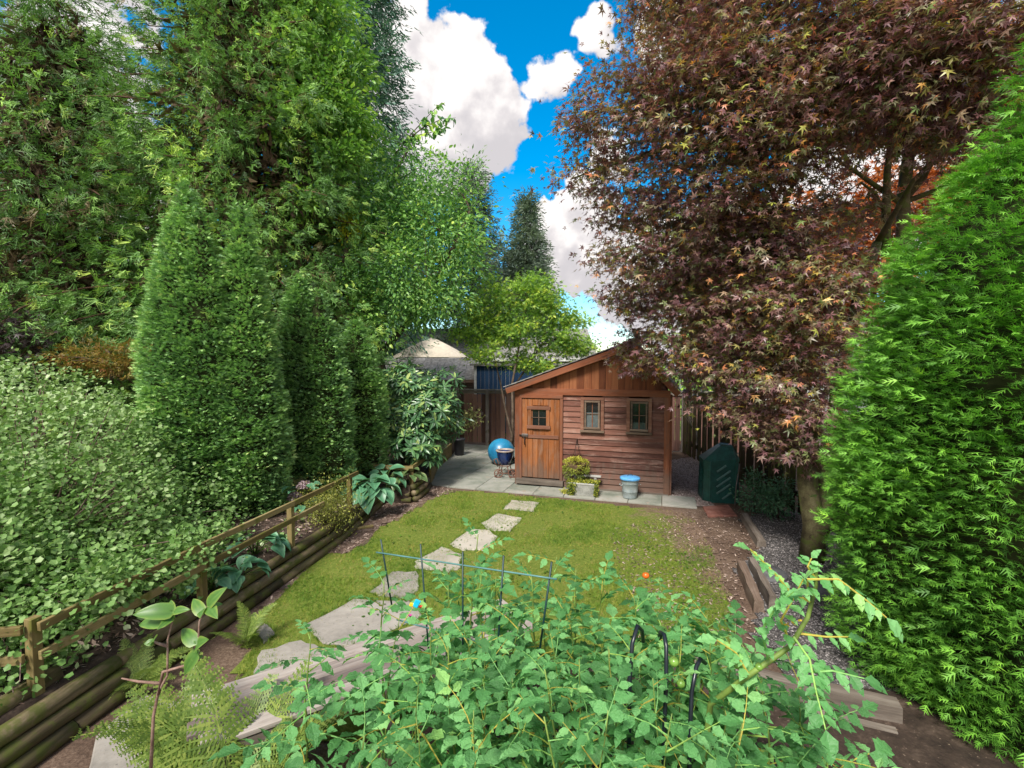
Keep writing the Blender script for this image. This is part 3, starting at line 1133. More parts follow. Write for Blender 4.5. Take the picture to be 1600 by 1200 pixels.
# gable boards
x = 0.12
while x < SW - .02:
    w_ = random.choice((.125, .14, .15))
    x1 = min(x + w_, SW - .02)

    def rz(q):
        return EH - .04 + (RZ - EH) * (q / RX if q < RX else (SW - q) / (SW - RX))
    za, zb = rz(x), rz(x1)
    zm = max(za, zb)
    yo = random.uniform(0, .006)
    pts = [(x, EH), (x1, EH), (x1, zb), (x, za)]
    if x < RX < x1:
        pts.insert(3, (RX, rz(RX)))
    if min(za, zb) > EH + .01:
        c = Vector(((x + x1) / 2, 0, EH))
        n_ = len(pts)
        V = [(p[0] + (.002 if p[0] < c.x else -.002) - c.x, -.022 - yo, p[1] - EH) for p in pts] + [(p[0] + (.002 if p[0] < c.x else -.002) - c.x, 0, p[1] - EH) for p in pts]
        F = [tuple(range(n_)), tuple(range(2 * n_ - 1, n_ - 1, -1))] + [(i, i + n_, (i + 1) % n_ + n_, (i + 1) % n_) for i in range(n_)]
        obj('gable_board', mesh('gable_board', V, F), M_shedg, shed, c)
    x = x1
V = [(0.02, .012, EH - .02), (SW - .02, .012, EH - .02), (RX, .012, RZ - .06)]
obj('gable_lining', mesh('gable_lining', V, [(0, 1, 2)]), M_shed, shed)
# roof deck, fascia and shingles
OV = .16
eL, eR = Vector((-.16, 0, 2.03)), Vector((SW + .15, 0, 2.02))
ridge = Vector((RX, 0, RZ + .02))
for side_, e_ in (('l', eL), ('r', eR)):
    for (y0, y1) in ((-OV + .03, SD + OV),):
        V = [(e_.x, y0, e_.z), (ridge.x, y0, ridge.z), (ridge.x, y1, ridge.z), (e_.x, y1, e_.z)]
        V += [(a, b, c_ + .03) for a, b, c_ in V]
        F = [(0, 1, 2, 3), (7, 6, 5, 4), (0, 4, 5, 1), (1, 5, 6, 2), (2, 6, 7, 3), (3, 7, 4, 0)]
        obj('roof_deck', mesh('roof_deck', V, F), M_trim, shed)
    a, b = e_.copy(), ridge.copy()
    d_ = (b - a).normalized()
    for y in (-OV, SD + OV):
        off_ = Vector((0, y, -.042))
        if side_ == 'r':
            beam('fascia_board', a + off_ + Vector((0, -.002, 0)), b + off_ - d_ * .01 + Vector((0, -.002, 0)), .035, .12, M_trim, shed)
        else:
            beam('fascia_board', a + off_, b + off_ + d_ * .02, .035, .12, M_trim, shed)
    L = (b - a).length
    nrow = max(3, round(L / .2))
    slope = math.atan2(b.z - a.z, abs(b.x - a.x))
    for rr_ in range(nrow):
        y = -OV - .03
        while y < SD + OV:
            w_ = random.uniform(.16, .30)
            s0 = -0.05 + rr_ * (L / nrow)
            p = a + d_ * (s0 + .14) + Vector((0, y + w_ / 2, .048 + .012))
            ry = -slope if side_ == 'l' else math.pi + slope
            o = box('shingle', (.30, round(w_, 2) - .006, .014), p, M_shingle, shed, (0, ry + (.045 if side_ == 'l' else -.045), 0), 0)
            y += w_
beam('ridge_cap', ridge + Vector((0, -OV - .04, .085)), ridge + Vector((0, SD + OV, .085)), .16, .02, M_shingle, shed)

# door
door = obj('door', box_mesh(.80, .03, 1.66, .002).copy(), M_door, shed, (.55, -.012, 1.015))
for i in range(7):
    x = -.40 + .114 * i + .057
    if i in (2, 3, 4):
        box('plank', (.108, .016, .88), (x, -.022, -.385), M_door, door, bev=.003)
        box('plank', (.108, .016, .13), (x, -.022, .745), M_door, door, bev=.003)
    else:
        box('plank', (.108, .016, 1.63), (x, -.022, -.005), M_door, door, bev=.003)
box('plank', (.055, .018, .62), (-.20, -.023, .36), M_door, door)
box('mid_rail', (.76, .022, .07), (.0, -.040, .035), M_wframe, door)
dwc = Vector((-.04, 0, .43))
box('window_glass', (.36, .010, .36), dwc + Vector((0, -.020, 0)), M_glass, door)
for sx in (-1, 1):
    box('window_frame', (.07, .035, .33), dwc + Vector((sx * .195, -.040, 0)), M_door, door)
for sz in (-1, 1):
    box('window_frame', (.50, .042, .07), dwc + Vector((0, -.044, sz * .20)), M_wframe, door)
box('glazing_bar', (.016, .012, .33), dwc + Vector((0, -.030, 0)), M_wframe2, door)
box('glazing_bar', (.32, .014, .016), dwc + Vector((0, -.032, 0)), M_wframe2, door)
lt = box('latch', (.13, .04, .05), (-.33, -.058, .06), M_fgrey, door)
tube('handle', [(-.33, -.05, .03), (-.33, -.09, .0), (-.33, -.09, -.12), (-.33, -.05, -.15)], [.010] * 4, M_iron, door, 6)
beam('latch_bar', (-.45, -.07, .055), (-.26, -.07, .06), .018, .022, M_iron, door)
# door surround and step
box('door_frame', (.05, .05, 1.76), (.122, -.036, 1.04), M_trimv, shed)
box('door_frame', (.06, .05, 1.76), (.985, -.036, 1.04), M_trimv, shed)
box('door_frame', (.91, .055, .075), (.555, -.040, 1.885), M_trim, shed)
box('door_sill', (1.0, .14, .10), (.54, -.075, .115), M_tie, shed)
box('base_board', (2.1, .05, .06), (2.02, -.028, .028), M_tie, shed)
# windows
for wi, (x0, x1, z0, z1) in enumerate(WIN):
    xc, zc = (x0 + x1) / 2, (z0 + z1) / 2
    wd = obj('window', box_mesh(x1 - x0 - .10, .02, z1 - z0 - .10, .002).copy(), M_glass, shed, (xc, -.012, zc))
    W2, H2 = (x1 - x0) / 2, (z1 - z0) / 2
    for s in (-1, 1):
        box('casing', (.065, .05, 2 * H2 - .07), (s * (W2 - .03), -.028, 0), M_wframe, wd)
        box('sash', (.035, .05, 2 * H2 - .18), (s * (W2 - .095), -.045, 0), M_wframe2, wd)
    box('casing', (2 * W2, .054, .055), (0, -.030, H2 - .02), M_wframe, wd)
    box('sill', (2 * W2 + .02, .075, .045), (0, -.042, -H2 + .02), M_wframe2, wd)
    box('sash', (2 * W2 - .15, .054, .035), (0, -.047, H2 - .075), M_wframe2, wd)
    box('sash', (2 * W2 - .13, .060, .04), (0, -.052, -H2 + .08), M_wframe2, wd)
    box('glazing_bar', (.018, .014, 2 * H2 - .2), (0, -.020, 0), M_trimv, wd)
    box('glazing_bar', (2 * W2 - .22, .018, .016), (0, -.022, .02), M_wframe2, wd)
    # gathered curtain seen behind the glass
    V, F = [], []
    for i in range(13):
        x = -.14 + .28 * i / 12
        y = -.0135 - .004 * (i % 2)
        V += [(x, y, -.27), (x, y, .05 if wi == 0 else -.12)]
    for i in range(12):
        F.append((2 * i, 2 * i + 2, 2 * i + 3, 2 * i + 1))
    obj('curtain', mesh('curtain', V, F), plain_mat('net curtain %d' % wi, (.10, .12, .12) if wi == 0 else (.05, .08, .06), .6), wd)

# ------------------------------------------------------------------ patio slabs
root = thing('patio', 'grey green paving slabs beside and in front of the shed', 'patio', A0, ANG)
for j in range(-1, 8):
    for i in range(-6, 6):
        sx, sy = .60, .60
        x0, y0 = -.04 + i * sx, -.68 + (j + 1) * sy
        if x0 > -.1 and j >= 0:
            continue
        if x0 > 3.1:
            continue
        y1 = y0 + sy if j >= 0 or x0 < -.1 else -.005
        x0_, x1_ = x0 + .005, x0 + sx - .005
        wc = SL((x0 + sx / 2), (y0 + sy / 2), 0)
        if wc.x < -1.95 or wc.y > 14.75 - .16 * (wc.x + .8):
            continue
        jz = random.uniform(-.004, .004)
        w_, d_ = x1_ - x0_, (y1 - .005) - (y0 + .005)
        if d_ > .4:
            box('slab', (round(w_, 2), round(d_, 2) - .002, .05), (x0_ + w_ / 2, y0 + .005 + d_ / 2, .008 + jz), M_slab, root, (random.uniform(-.003, .003), random.uniform(-.003, .003), 0), .005)
        else:
            box('slab', (w_, .62, .05), (x0_ + w_ / 2, y0 + .33, .008 + jz), M_slab, root, (0, 0, 0), .005)

# ------------------------------------------------------------------ stepping stones
STN = [([(787, 795), (799, 781), (843, 785), (834, 799)], 'square stepping stone nearest the shed path'),
       ([(752, 817), (777, 802), (816, 809), (797, 830), (762, 827)], 'second stepping stone from the shed, lichen on its corner'),
       ([(703, 850), (735, 826), (765, 828), (778, 838), (757, 860), (722, 860)], 'third stepping stone from the shed, behind the green wire grid'),
       ([(648, 877), (690, 854), (722, 866), (720, 886), (700, 894), (651, 888)], 'fourth stepping stone from the shed, pale pinkish, between two wire uprights'),
       ([(577, 925), (613, 893), (650, 892), (655, 915), (640, 935), (600, 932)], 'fifth stepping stone from the shed, partly under tomato leaves'),
       ([(477, 975), (553, 935), (640, 938), (660, 962), (560, 1010), (505, 1005)], 'large cracked grey slab beyond the weathered bench'),
       ([(394, 988), (408, 972), (430, 990), (412, 1006)], 'small square stone beside the fern near the log wall'),
       ([(395, 1050), (408, 1016), (470, 1000), (500, 1012), (600, 1012), (560, 1060), (430, 1090)], 'big slab half hidden under the weathered bench')]
for pp, lab in STN:
    tagp(prism('stepping_stone', [P(*p, .02) for p in pp], -.03, .024, M_stone if pp[0][0] > 600 else M_conc, None, jitter=.028), lab, 'stone', 'stepping stones across the lawn')
tagp(prism('concrete_pad', [P(*p, .01) for p in [(150, 1150), (225, 1085), (300, 1100), (400, 1150), (400, 1300), (110, 1300)]], -.03, .016, M_conc, None, jitter=.01), kind='structure')

# longer grass along the edges of the stones
ep = []
for pp, lab in STN[:7]:
    q = [P(*p, .02) for p in pp]
    for a, b in zip(q, q[1:] + q[:1]):
        for k in range(int((b - a).length * 130)):
            c_ = a.lerp(b, random.random())
            ep.append((c_.x + random.gauss(0, .015), c_.y + random.gauss(0, .015), .004))
ep = np.array(ep)
n = len(ep)
fw = RNG.normal(size=(n, 3)) * .6
fw[:, 2] = .9
V, F, vv = scatter(TB, ep, fw, RNG.normal(size=(n, 3)), RNG.uniform(.03, .075, n), RNG.random(n) * .8)
tagp(obj('edge_grass', tri_mesh('edge_grass', V, F, vv), M_grass), 'longer grass tufts growing round the edges of the stepping stones', 'grass', kind='stuff')
# clover and weeds
n = 1500
wx, wy = RNG.uniform(-2.8, 2.6, n), RNG.uniform(4.2, 9.2, n)
k = inside(LAWN, wx, wy) & (np.array([mnoise.noise(Vector((x * 1.7, y * 1.7, 8))) for x, y in zip(wx, wy)]) > .12)
n = int(k.sum())
V, F, vv = scatter([T_ROUND], np.stack([wx[k], wy[k], np.full(n, .03)], 1), RNG.normal(size=(n, 3)) * [1, 1, .2], RNG.normal(size=(n, 3)) * .3 + [0, 0, 1], RNG.uniform(.015, .04, n), RNG.random(n) * .5)
tagp(obj('lawn_weeds', tri_mesh('lawn_weeds', V, F, vv), M_grass), 'small round leaved weeds scattered in the lawn', 'weeds', kind='stuff')
tagp(box('wood_offcut', (.30, .07, .03), P(568, 824, .03), M_rail, None, (0, 0, .5)), 'short pale wood offcut lying on the bark mulch', 'wood')

# ------------------------------------------------------------------ back fence with its gate
FA, FB = Vector((-7.2, 15.8, 0)), Vector((7.2, 13.42, 0))
FD = (FB - FA).normalized()


def at_x(x):
    return FA + FD * ((x - FA.x) / FD.x)


bf = thing('back_fence', 'dark brown board fence with greyed cap rail behind the shed', 'fence', FA)
FH = 1.74
x = -3.4
fq = FD.to_track_quat('X', 'Z').to_euler()
fz = math.atan2(FD.y, FD.x)
GX0, GX1 = -1.62, -.78
while x < 7.0:
    w_ = random.choice((.135, .14, .145))
    if not (GX0 - .06 < x < GX1 - .02):
        p = at_x(x + w_ / 2) - FA
        box('board', (w_, .018, FH - .1), p + Vector((0, 0, (FH - .1) / 2 + .03)), M_fence, bf, (0, random.uniform(-.004, .004), fz))
    x += w_ + random.choice((.006, .008, .014, .03))
for zz in (.28, .95, 1.58):
    for a, b in ((-3.4, GX0 - .06), (GX1 + .06, 3.0), (3.01, 7.0)):
        beam('rail', at_x(a) - FA + Vector((0, .035, zz)), at_x(b) - FA + Vector((0, .035, zz)), .04, .09, M_fence, bf)
for a, b in ((-3.4, -.5), (-.49, 1.9), (1.91, 4.4), (4.41, 7.0)):
    beam('cap_rail', at_x(a) - FA + Vector((0, 0, FH)), at_x(b) - FA + Vector((0, 0, FH)), .14, .035, M_fcap, bf)
    beam('cap_rail', at_x(a) - FA + Vector((0, -.03, FH - .07)), at_x(b) - FA + Vector((0, -.03, FH - .07)), .025, .09, M_fcap, bf)
for xx in (GX0 - .05, GX1 + .03, 1.9, 4.9, 6.9):
    box('post', (.10, .10, FH - .03), at_x(xx) - FA + Vector((0, -.045, FH / 2)), M_fgrey, bf, (0, 0, fz))
gt = thing('fence_gate', 'dark plank gate with black hinge and latch left of the blue ball', 'gate', at_x(GX0), fz)
x = .01
while x < GX1 - GX0 - .1:
    box('board', (.125, .02, FH - .25), (x + .065, -.01, FH / 2 - .01), M_fence, gt)
    x += .139
for zz in (.35, 1.3):
    box('rail', (.74, .03, .09), (.38, .02, zz), M_fence, gt)
box('hinge', (.20, .012, .04), (.62, -.028, 1.12), M_iron, gt)
box('latch', (.07, .03, .09), (.72, -.04, 1.02), M_fgrey, gt)

# right hand fence
rf = thing('side_fence', 'mossy dark board fence with bright gaps along the right of the garden', 'fence', (4.8, 4.0, 0))
y = 0.0
while y < 9.6:
    w_ = .14
    box('board', (.02, w_, 1.78), (random.uniform(-.01, .01) + (.035 if int(y / .17) % 2 else 0), y + w_ / 2, .93), M_mossy, rf, (random.uniform(-.01, .01), 0, 0))
    y += w_ + random.choice((.02, .03, .045, .06))
for zz in (.35, 1.5):
    for k in range(4):
        beam('rail', (.065, k * 2.4 + .01, zz), (.065, k * 2.4 + 2.39, zz), .04, .09, M_mossy, rf)
for k in range(5):
    box('post', (.09, .09, 1.9), (.13, k * 2.38, .95), M_mossy, rf)

# ------------------------------------------------------------------ edging timbers on the right
def timber(pts, w_, h_, lab, mat=M_tie, cat='edging'):
    a, b = Vector(pts[0]), Vector(pts[1])
    o_ = thing('edging_timber', lab, cat, (a + b) / 2, 0)
    L = (b - a).length
    V, F = [], []
    ns = 8
    for i in range(ns + 1):
        x = -L / 2 + L * i / ns
        e1, e2 = [.012 * mnoise.noise(Vector((x * 4 + a.x, k * 3.3, a.y))) for k in (0, 1)]
        V += [(x, -w_ / 2 + e1, 0), (x, -w_ / 2 + .01 + e1, h_ + e2), (x, w_ / 2 - .015 - e1, h_ + e2 * .7), (x, w_ / 2 - e2, 0)]
    for i in range(ns):
        for k in range(4):
            F.append((i * 4 + k, i * 4 + (k + 1) % 4, i * 4 + 4 + (k + 1) % 4, i * 4 + 4 + k))
    F += [(3, 2, 1, 0), (ns * 4, ns * 4 + 1, ns * 4 + 2, ns * 4 + 3)]
    ang = math.atan2(b.y - a.y, b.x - a.x)
    me = mesh('timber', V, F)
    obj('timber', me, mat, o_, (0, 0, .0), (0, 0, ang))
    return o_


timber((P(1163, 812), P(1190, 856)), .12, .11, 'brown timber edging nearest the compost bin')
M_tie2 = wood_mat('split timber', [(.07, .045, .032), (.17, .12, .09), (.33, .27, .23)], axis=0, var=.3, bump=1.2)
timber((P(1158, 893), P(1186, 960)), .11, .14, 'broken pale edging timber between dirt and gravel', M_tie2)
timber((P(1160, 893) + Vector((.14, .05, 0)), P(1190, 955) + Vector((.12, .0, 0))), .09, .16, 'split grey edging timber leaning on the broken pale one')
bd = P(1045, 1030, .12)
be = P(1405, 1108, .12)
timber(((bd.x, bd.y, 0), (be.x, be.y, 0)), .16, .17, 'long weathered grey timber behind the tomato plants')
timber(((bd.x + .25, bd.y - .24, 0), (be.x - .12, be.y - .13, 0)), .08, .07, 'dark low timber in front of the long grey one')
tagp(prism('terracotta_paver', [P(*p, .02) for p in [(1098, 792), (1138, 789), (1152, 806), (1106, 807)]], -.02, .03, noise_mat('terracotta', [(.16, .06, .045), (.28, .12, .09), (.36, .19, .15)], 6), None, jitter=.004), 'flat red brown paver in front of the compost bin', 'paver')
dk = P(1195, 898)
o = lathe('stone_disc', [(0, 0), (.235, 0), (.25, .02), (.24, .045), (0, .05)], noise_mat('slate', [(.07, .07, .075), (.13, .13, .135), (.2, .2, .2)], 4), None, 28, dk)
tagp(o, 'round dark grey stepping disc on the gravel', 'stone')
o = lathe('stone_disc', [(0, 0), (.20, 0), (.21, .02), (.2, .045), (0, .05)], bpy.data.materials['slate'], None, 28, P(1290, 925))
tagp(o, 'dark flat stone on the gravel under the tomato shoot', 'stone')
tagp(obj('tomato_bed', mesh('tomato_bed', [(-1.0, 1.3, .06), (3.6, 1.3, .06), (3.0, 3.6, .06), (bd.x, bd.y, .06), (-.6, 4.1, .06)], [(0, 1, 2, 3, 4)]), M_soil), kind='structure')

# ------------------------------------------------------------------ things round the shed
# exercise ball
m, t, out = new_mat('ball vinyl')
tc_ = t.n('ShaderNodeTexCoord')
n1 = t.noise(tc_.outputs['Object'], 3.0, 6, .65, .4).outputs[0]
n2 = t.noise(tc_.outputs['Object'], 2.2, 4, .6).outputs[0]
c = t.ramp(n1, [(.3, (.012, .11, .24)), (.55, (.02, .23, .42)), (.75, (.06, .42, .62))])
c = t.mix(t.step(n2, .52, .66), c, (.17, .24, .24))
finish(m, t, out, c, .38, n1, .05, .003, coat=.2)
V, F, = [], []
NS, NRg = 40, 24
for j in range(NRg + 1):
    th_ = math.pi * j / NRg
    for i in range(NS):
        a = 2 * math.pi * i / NS
        rr = .335 * (1 + .004 * math.sin(th_ * 40))
        V.append((rr * math.sin(th_) * math.cos(a), rr * math.sin(th_) * math.sin(a), .322 * math.cos(th_) + .322))
for j in range(NRg):
    for i in range(NS):
        F.append((j * NS + i, (j + 1) * NS + i, (j + 1) * NS + (i + 1) % NS, j * NS + (i + 1) % NS))
o = obj('exercise_ball', mesh('exercise_ball', V, F, True), m, None, P(783, 727) + Vector((0, 0, .03)))
tagp(o, 'large blue ball with dusty grey patches on the patio beside the shed', 'ball')

# glazed pot on its iron stand
M_glaze = plain_mat('blue glaze', (.008, .026, .11), rough=.15, coat=.6, var=.4)
M_rim = plain_mat('pot rim glaze', (.36, .29, .25), rough=.4)
pb = P(789, 746) + Vector((0, 0, .033))
pt = thing('flower_pot', 'cobalt blue glazed pot with cream rim standing on the rusty iron stand', 'pot', pb + Vector((0, 0, .26)))
lathe('pot_body', [(0, 0), (.09, 0), (.115, .02), (.165, .15), (.185, .27), (.190, .30), (.165, .305), (.150, .22), (0, .21)], M_glaze, pt, 28)
lathe('rim', [(.186, .297), (.205, .305), (.207, .328), (.190, .336), (.168, .330), (.164, .30)], M_rim, pt, 28)
lathe('potting_soil', [(0, .255), (.155, .250)], M_soil, pt, 20)
st = thing('plant_stand', 'rusty iron plant stand shaped like a small cart under the blue pot', 'stand', pb)
for a in (0, 1, 2, 3):
    an = a * math.pi / 2 + .5
    cx, cy = math.cos(an), math.sin(an)
    tube('leg', [(cx * .12, cy * .12, .25), (cx * .15, cy * .15, .16), (cx * .19, cy * .19, .05), (cx * .24, cy * .24, .010), (cx * .27, cy * .27, .03)], [.011] * 5, M_rust, st, 6)
for z, r_ in ((.25, .13), (.10, .17)):
    tube('ring', [(r_ * math.cos(k / 20 * 6.2832), r_ * math.sin(k / 20 * 6.2832), z) for k in range(21)], .010, M_rust, st, 6)
tube('handle', [(-.15, -.10, .24), (-.22, -.13, .32), (-.24, -.14, .40), (-.18, -.12, .42), (-.15, -.10, .34), (-.13, -.10, .25)], .014, M_rust, st, 6)
for s, q in ((-.14, 1), (.17, 1), (.23, .6)):
    tube('wheel', [(s + .09 * q * math.cos(k / 16 * 6.2832), -.17, .10 * q + .09 * q * math.sin(k / 16 * 6.2832)) for k in range(17)], .012, M_rust, st, 6)
    for k in range(3):
        an = k * math.pi / 3
        tube('spoke', [(s - .085 * q * math.cos(an), -.17, .10 * q - .085 * q * math.sin(an)), (s + .085 * q * math.cos(an), -.17, .10 * q + .085 * q * math.sin(an))], .006, M_rust, st, 5)
# black bucket
M_blackp = plain_mat('black plastic', (.018, .018, .022), rough=.5)
bk = thing('plastic_pot', 'tall black plastic nursery pot against the board edging by the back fence', 'pot', P(718, 713) + Vector((0, 0, .033)))
lathe('pot_body', [(0, 0), (.115, 0), (.12, .01), (.15, .42), (.165, .425), (.165, .455), (.145, .46), (.14, .40), (0, .39)], M_blackp, bk, 24)
tube('wire_stake', [(-.05, 0, .38), (-.06, .0, .85), (-.09, .0, 1.25)], .006, M_iron, bk, 5)
# dustbin with blue lid
cb = SL(2.24, -.27, .033)
cb = P(984, 780) + Vector((0, 0, .033))
bn = thing('dustbin', 'small galvanised bin with handle and blue lid against the shed wall', 'bin', cb, .2)
prof = [(0, 0), (.115, 0), (.12, .012), (.125, .03)]
lathe('bin_body', [(0, 0), (.125, 0), (.13, .02), (.14, .12), (.145, .125), (.142, .135), (.157, .27), (.162, .275), (.159, .285), (.168, .36), (.174, .365), (.168, .37)], M_galv, bn, 32)
lathe('lid', [(.186, .355), (.190, .375), (.182, .392), (.13, .405), (.06, .415), (0, .418)], M_blid, bn, 32)
tube('lid_handle', [(-.045, 0, .413), (-.04, 0, .44), (.04, 0, .44), (.045, 0, .413)], .008, M_blackp, bn, 6)
for s in (-1, 1):
    tube('side_handle', [(s * .165, -.05, .27), (s * .195, -.05, .25), (s * .195, .05, .25), (s * .165, .05, .27)], .006, M_galv, bn, 6)

# hanging basket, chain and bracket
M_trail = leaf_mat('golden trailing foliage', [(0, (.05, .09, .02)), (.45, (.17, .22, .03)), (.8, (.42, .42, .05)), (1, (.60, .55, .10))], rough=.6, transl=.3)
hb = SL(1.33, -.26, .50)
hk = thing('hanging_basket', 'hanging basket of yellow green trailing foliage on chains by the shed door', 'basket', hb, ANG)
lathe('basket', [(0, -.13), (.09, -.12), (.15, -.06), (.185, .06), (.19, .08), (.175, .08), (.14, 0), (0, 0)], noise_mat('coir', [(.06, .035, .02), (.16, .10, .06), (.24, .16, .10)], 20), hk, 20)
for k in range(3):
    an = k * 2.094 + .4
    pts = [(math.cos(an) * .18, math.sin(an) * .18, .08), (math.cos(an) * .06, math.sin(an) * .06 + .03, .30), (0, .05, .52)]
    tube('chain', pts, .004, M_iron, hk, 5)
tube('bracket', [(0, .21, .40), (0, .12, .55), (0, .05, .53), (0, .04, .50)], .008, M_iron, hk, 6)
n = 2600
an = RNG.uniform(0, 2 * np.pi, n)
q = RNG.random(n)
rr = np.where(q < .45, RNG.uniform(0, .24, n), RNG.uniform(.19, .26, n))
zz = np.where(q < .45, .10 + .09 * (1 - (rr / .25) ** 2) + RNG.normal(0, .015, n), RNG.uniform(-.28, .12, n) * (0.6 + .4 * np.sin(an * 5)))
pos = np.stack([rr * np.cos(an), rr * np.sin(an), zz], 1)
fw = np.stack([np.cos(an), np.sin(an), -1.2 * (q > .45) + .4], 1) + RNG.normal(size=(n, 3)) * .5
V, F, vv = scatter([T_LEAFS, T_SLIM], pos, fw, RNG.normal(size=(n, 3)) + [0, 0, 1], RNG.uniform(.02, .045, n), np.clip((zz + .25) / .45 * .75 + RNG.random(n) * .3, 0, 1))
obj('trailing_foliage', tri_mesh('trailing_foliage', V, F, vv), M_trail, hk)
# stone planter box
bx = thing('planter_box', 'grey rectangular stone trough with trailing golden plants below the hanging basket', 'planter', SL(1.50, -.42, .033), ANG)
M_trough = noise_mat('stone trough', [(.20, .20, .18), (.33, .33, .30), (.44, .43, .41)], 5, bump=.5)
box('trough_front', (.52, .04, .22), (0, -.12, .11), M_trough, bx, (.06, 0, 0), .008)
box('trough_back', (.52, .04, .22), (0, .12, .11), M_trough, bx, (-.06, 0, 0), .008)
for s in (-1, 1):
    box('trough_end', (.04, .21, .215), (s * .24, 0, .108), M_trough, bx, (0, 0, 0), .008)
box('rim', (.56, .05, .03), (0, -.13, .225), M_trough, bx, (0, 0, 0), .006)
box('potting_soil', (.43, .19, .02), (0, 0, .19), M_soil, bx)
box('back_shelf', (.62, .10, .03), (0, .26, .30), M_trough, bx, (0, 0, 0), .006)
box('shelf_support', (.05, .08, .285), (-.2, .26, .143), M_trough, bx)
box('shelf_support', (.05, .08, .285), (.2, .26, .143), M_trough, bx)
n = 2200
x = RNG.uniform(-.30, .30, n)
y = RNG.uniform(-.13, .12, n)
z = .22 + RNG.uniform(0, .05, n)
hang = RNG.random(n) < .35
x = np.where(hang, np.where(RNG.random(n) < .55, RNG.normal(-.20, .04, n), RNG.normal(.27, .02, n)), x)
y = np.where(hang, RNG.uniform(-.19, -.14, n), y)
z = np.where(hang, RNG.uniform(.0, .24, n), z)
V, F, vv = scatter([T_LEAFS, T_ROUND], np.stack([x, y, z], 1), RNG.normal(size=(n, 3)) + [0, -.4, .1], RNG.normal(size=(n, 3)) * .6 + [0, -.3, 1], RNG.uniform(.018, .036, n), np.clip(RNG.random(n) * .8 + (~hang) * .15, 0, 1))
obj('trailing_foliage', tri_mesh('trailing_foliage', V, F, vv), M_trail, bx)
n = 160
V, F, vv = scatter([T_LEAFS], RNG.normal(size=(n, 3)) * [.035, .03, .02] + [0, 0, .05], RNG.normal(size=(n, 3)) + [0, 0, .5], RNG.normal(size=(n, 3)) + [0, 0, 1], RNG.uniform(.02, .04, n), .7 + .3 * RNG.random(n))
tagp(obj('small_plant', tri_mesh('small_plant', V, F, vv), M_trail, None, SL(1.14, -.50, .03)), 'tiny bright yellow plant on the slab left of the stone trough', 'plant')

# compost bin
M_comp = plain_mat('dark green plastic', (.012, .075, .06), rough=.45, var=.3)
M_compt = plain_mat('grey green plastic', (.06, .12, .11), rough=.5, var=.3)  # lid panel, paler and greyer than the body
M_bar = plain_mat('bin louvre', (.10, .19, .17), rough=.5)  # paler than the bin body: slat highlights put into the colour
cbp = P(1124, 783)
cp = thing('compost_bin', 'dark green plastic compost bin with slanted louvres and peaked lid on the right', 'bin', cbp + Vector((.03, .15, 0)), R(-10))
bw, bh = .30, .78
oct_ = [(-.30, -.18), (-.20, -.28), (.24, -.28), (.32, -.20), (.32, .26), (.22, .34), (-.22, .34), (-.30, .26)]
V = [(x * 1.03, y * 1.03, 0) for x, y in oct_] + [(x * .96, y * .96, bh - .06 * (x < 0)) for x, y in oct_]
F = [(i, (i + 1) % 8, 8 + (i + 1) % 8, 8 + i) for i in range(8)] + [tuple(range(8, 16))]
obj('bin_body', mesh('bin_body', V, F), M_comp, cp)
V = [(x * 1.0, y * 1.0, bh - .055 * (x < 0) - .02) for x, y in oct_] + [(x * 1.0, y * 1.0, bh + .035 - .05 * (x < 0)) for x, y in oct_] + [(x * .35 + .12, y * .45 + .02, bh + .25) for x, y in oct_]
F = [(l * 8 + i, l * 8 + (i + 1) % 8, (l + 1) * 8 + (i + 1) % 8, (l + 1) * 8 + i) for l in (0, 1) for i in range(8)] + [tuple(range(16, 24))]
obj('lid', mesh('lid', V, F), M_comp, cp)
box('lid_panel', (.19, .18, .02), (.13, .02, bh + .26), M_compt, cp, (0, .1, 0))
for k in range(5):
    for s in (0,):
        o_ = box('louvre', (.30 if 0 < k < 4 else .20, .02, .030), (.03 + (k in (0,)) * .06 - (k == 4) * .04, -.292, .14 + k * .125), M_bar, cp, (0, R(-38), 0), .004)
box('corner_rib', (.035, .03, bh - .04), (-.19, -.282, bh / 2), M_comp, cp)
box('corner_rib', (.035, .03, bh - .04), (.255, -.282, bh / 2), M_comp, cp)
for k in range(4):
    box('side_louvre', (.02, .26, .03), (-.305, .03, .15 + k * .14), M_comp, cp, (R(38), 0, 0), .004)
o = thing('garden_cane', 'pale stick leaning on the right side of the compost bin', 'stick', P(1148, 790))
tube('cane', [(0, 0, 0), (.05, .06, .35), (.13, .12, .74)], .011, M_fgrey, o, 6)

# weathered bench
TB0, TB1 = P(299, 1083, .50), P(640, 978, .50)
bd_ = (TB1 - TB0).normalized()
bang = math.atan2(bd_.y, bd_.x)
BL = 2.3
bench = thing('garden_bench', 'weathered grey plank bench half hidden by tomato plants and ferns', 'bench', (TB0.x, TB0.y, 0), bang)
for i in range(4):
    o_ = box('seat_plank', (BL + (-.04 if i % 2 else 0), .132, .036), (BL / 2 + random.uniform(-.02, .02), -.07 - i * .139, .482 + random.uniform(-.002, .002)), M_plank, bench, (random.uniform(-.015, .015), 0, 0), .006)
for x in (.20, 1.1, BL - .25):
    for y in (-.08, -.48):
        box('leg', (.08, .07, .46), (x, y, .23), M_tie, bench)
    box('cross_beam', (.06, .50, .07), (x + .072, -.28, .427), M_tie, bench)
box('apron', (BL - .3, .03, .08), (BL / 2, -.53, .415), M_tie, bench)

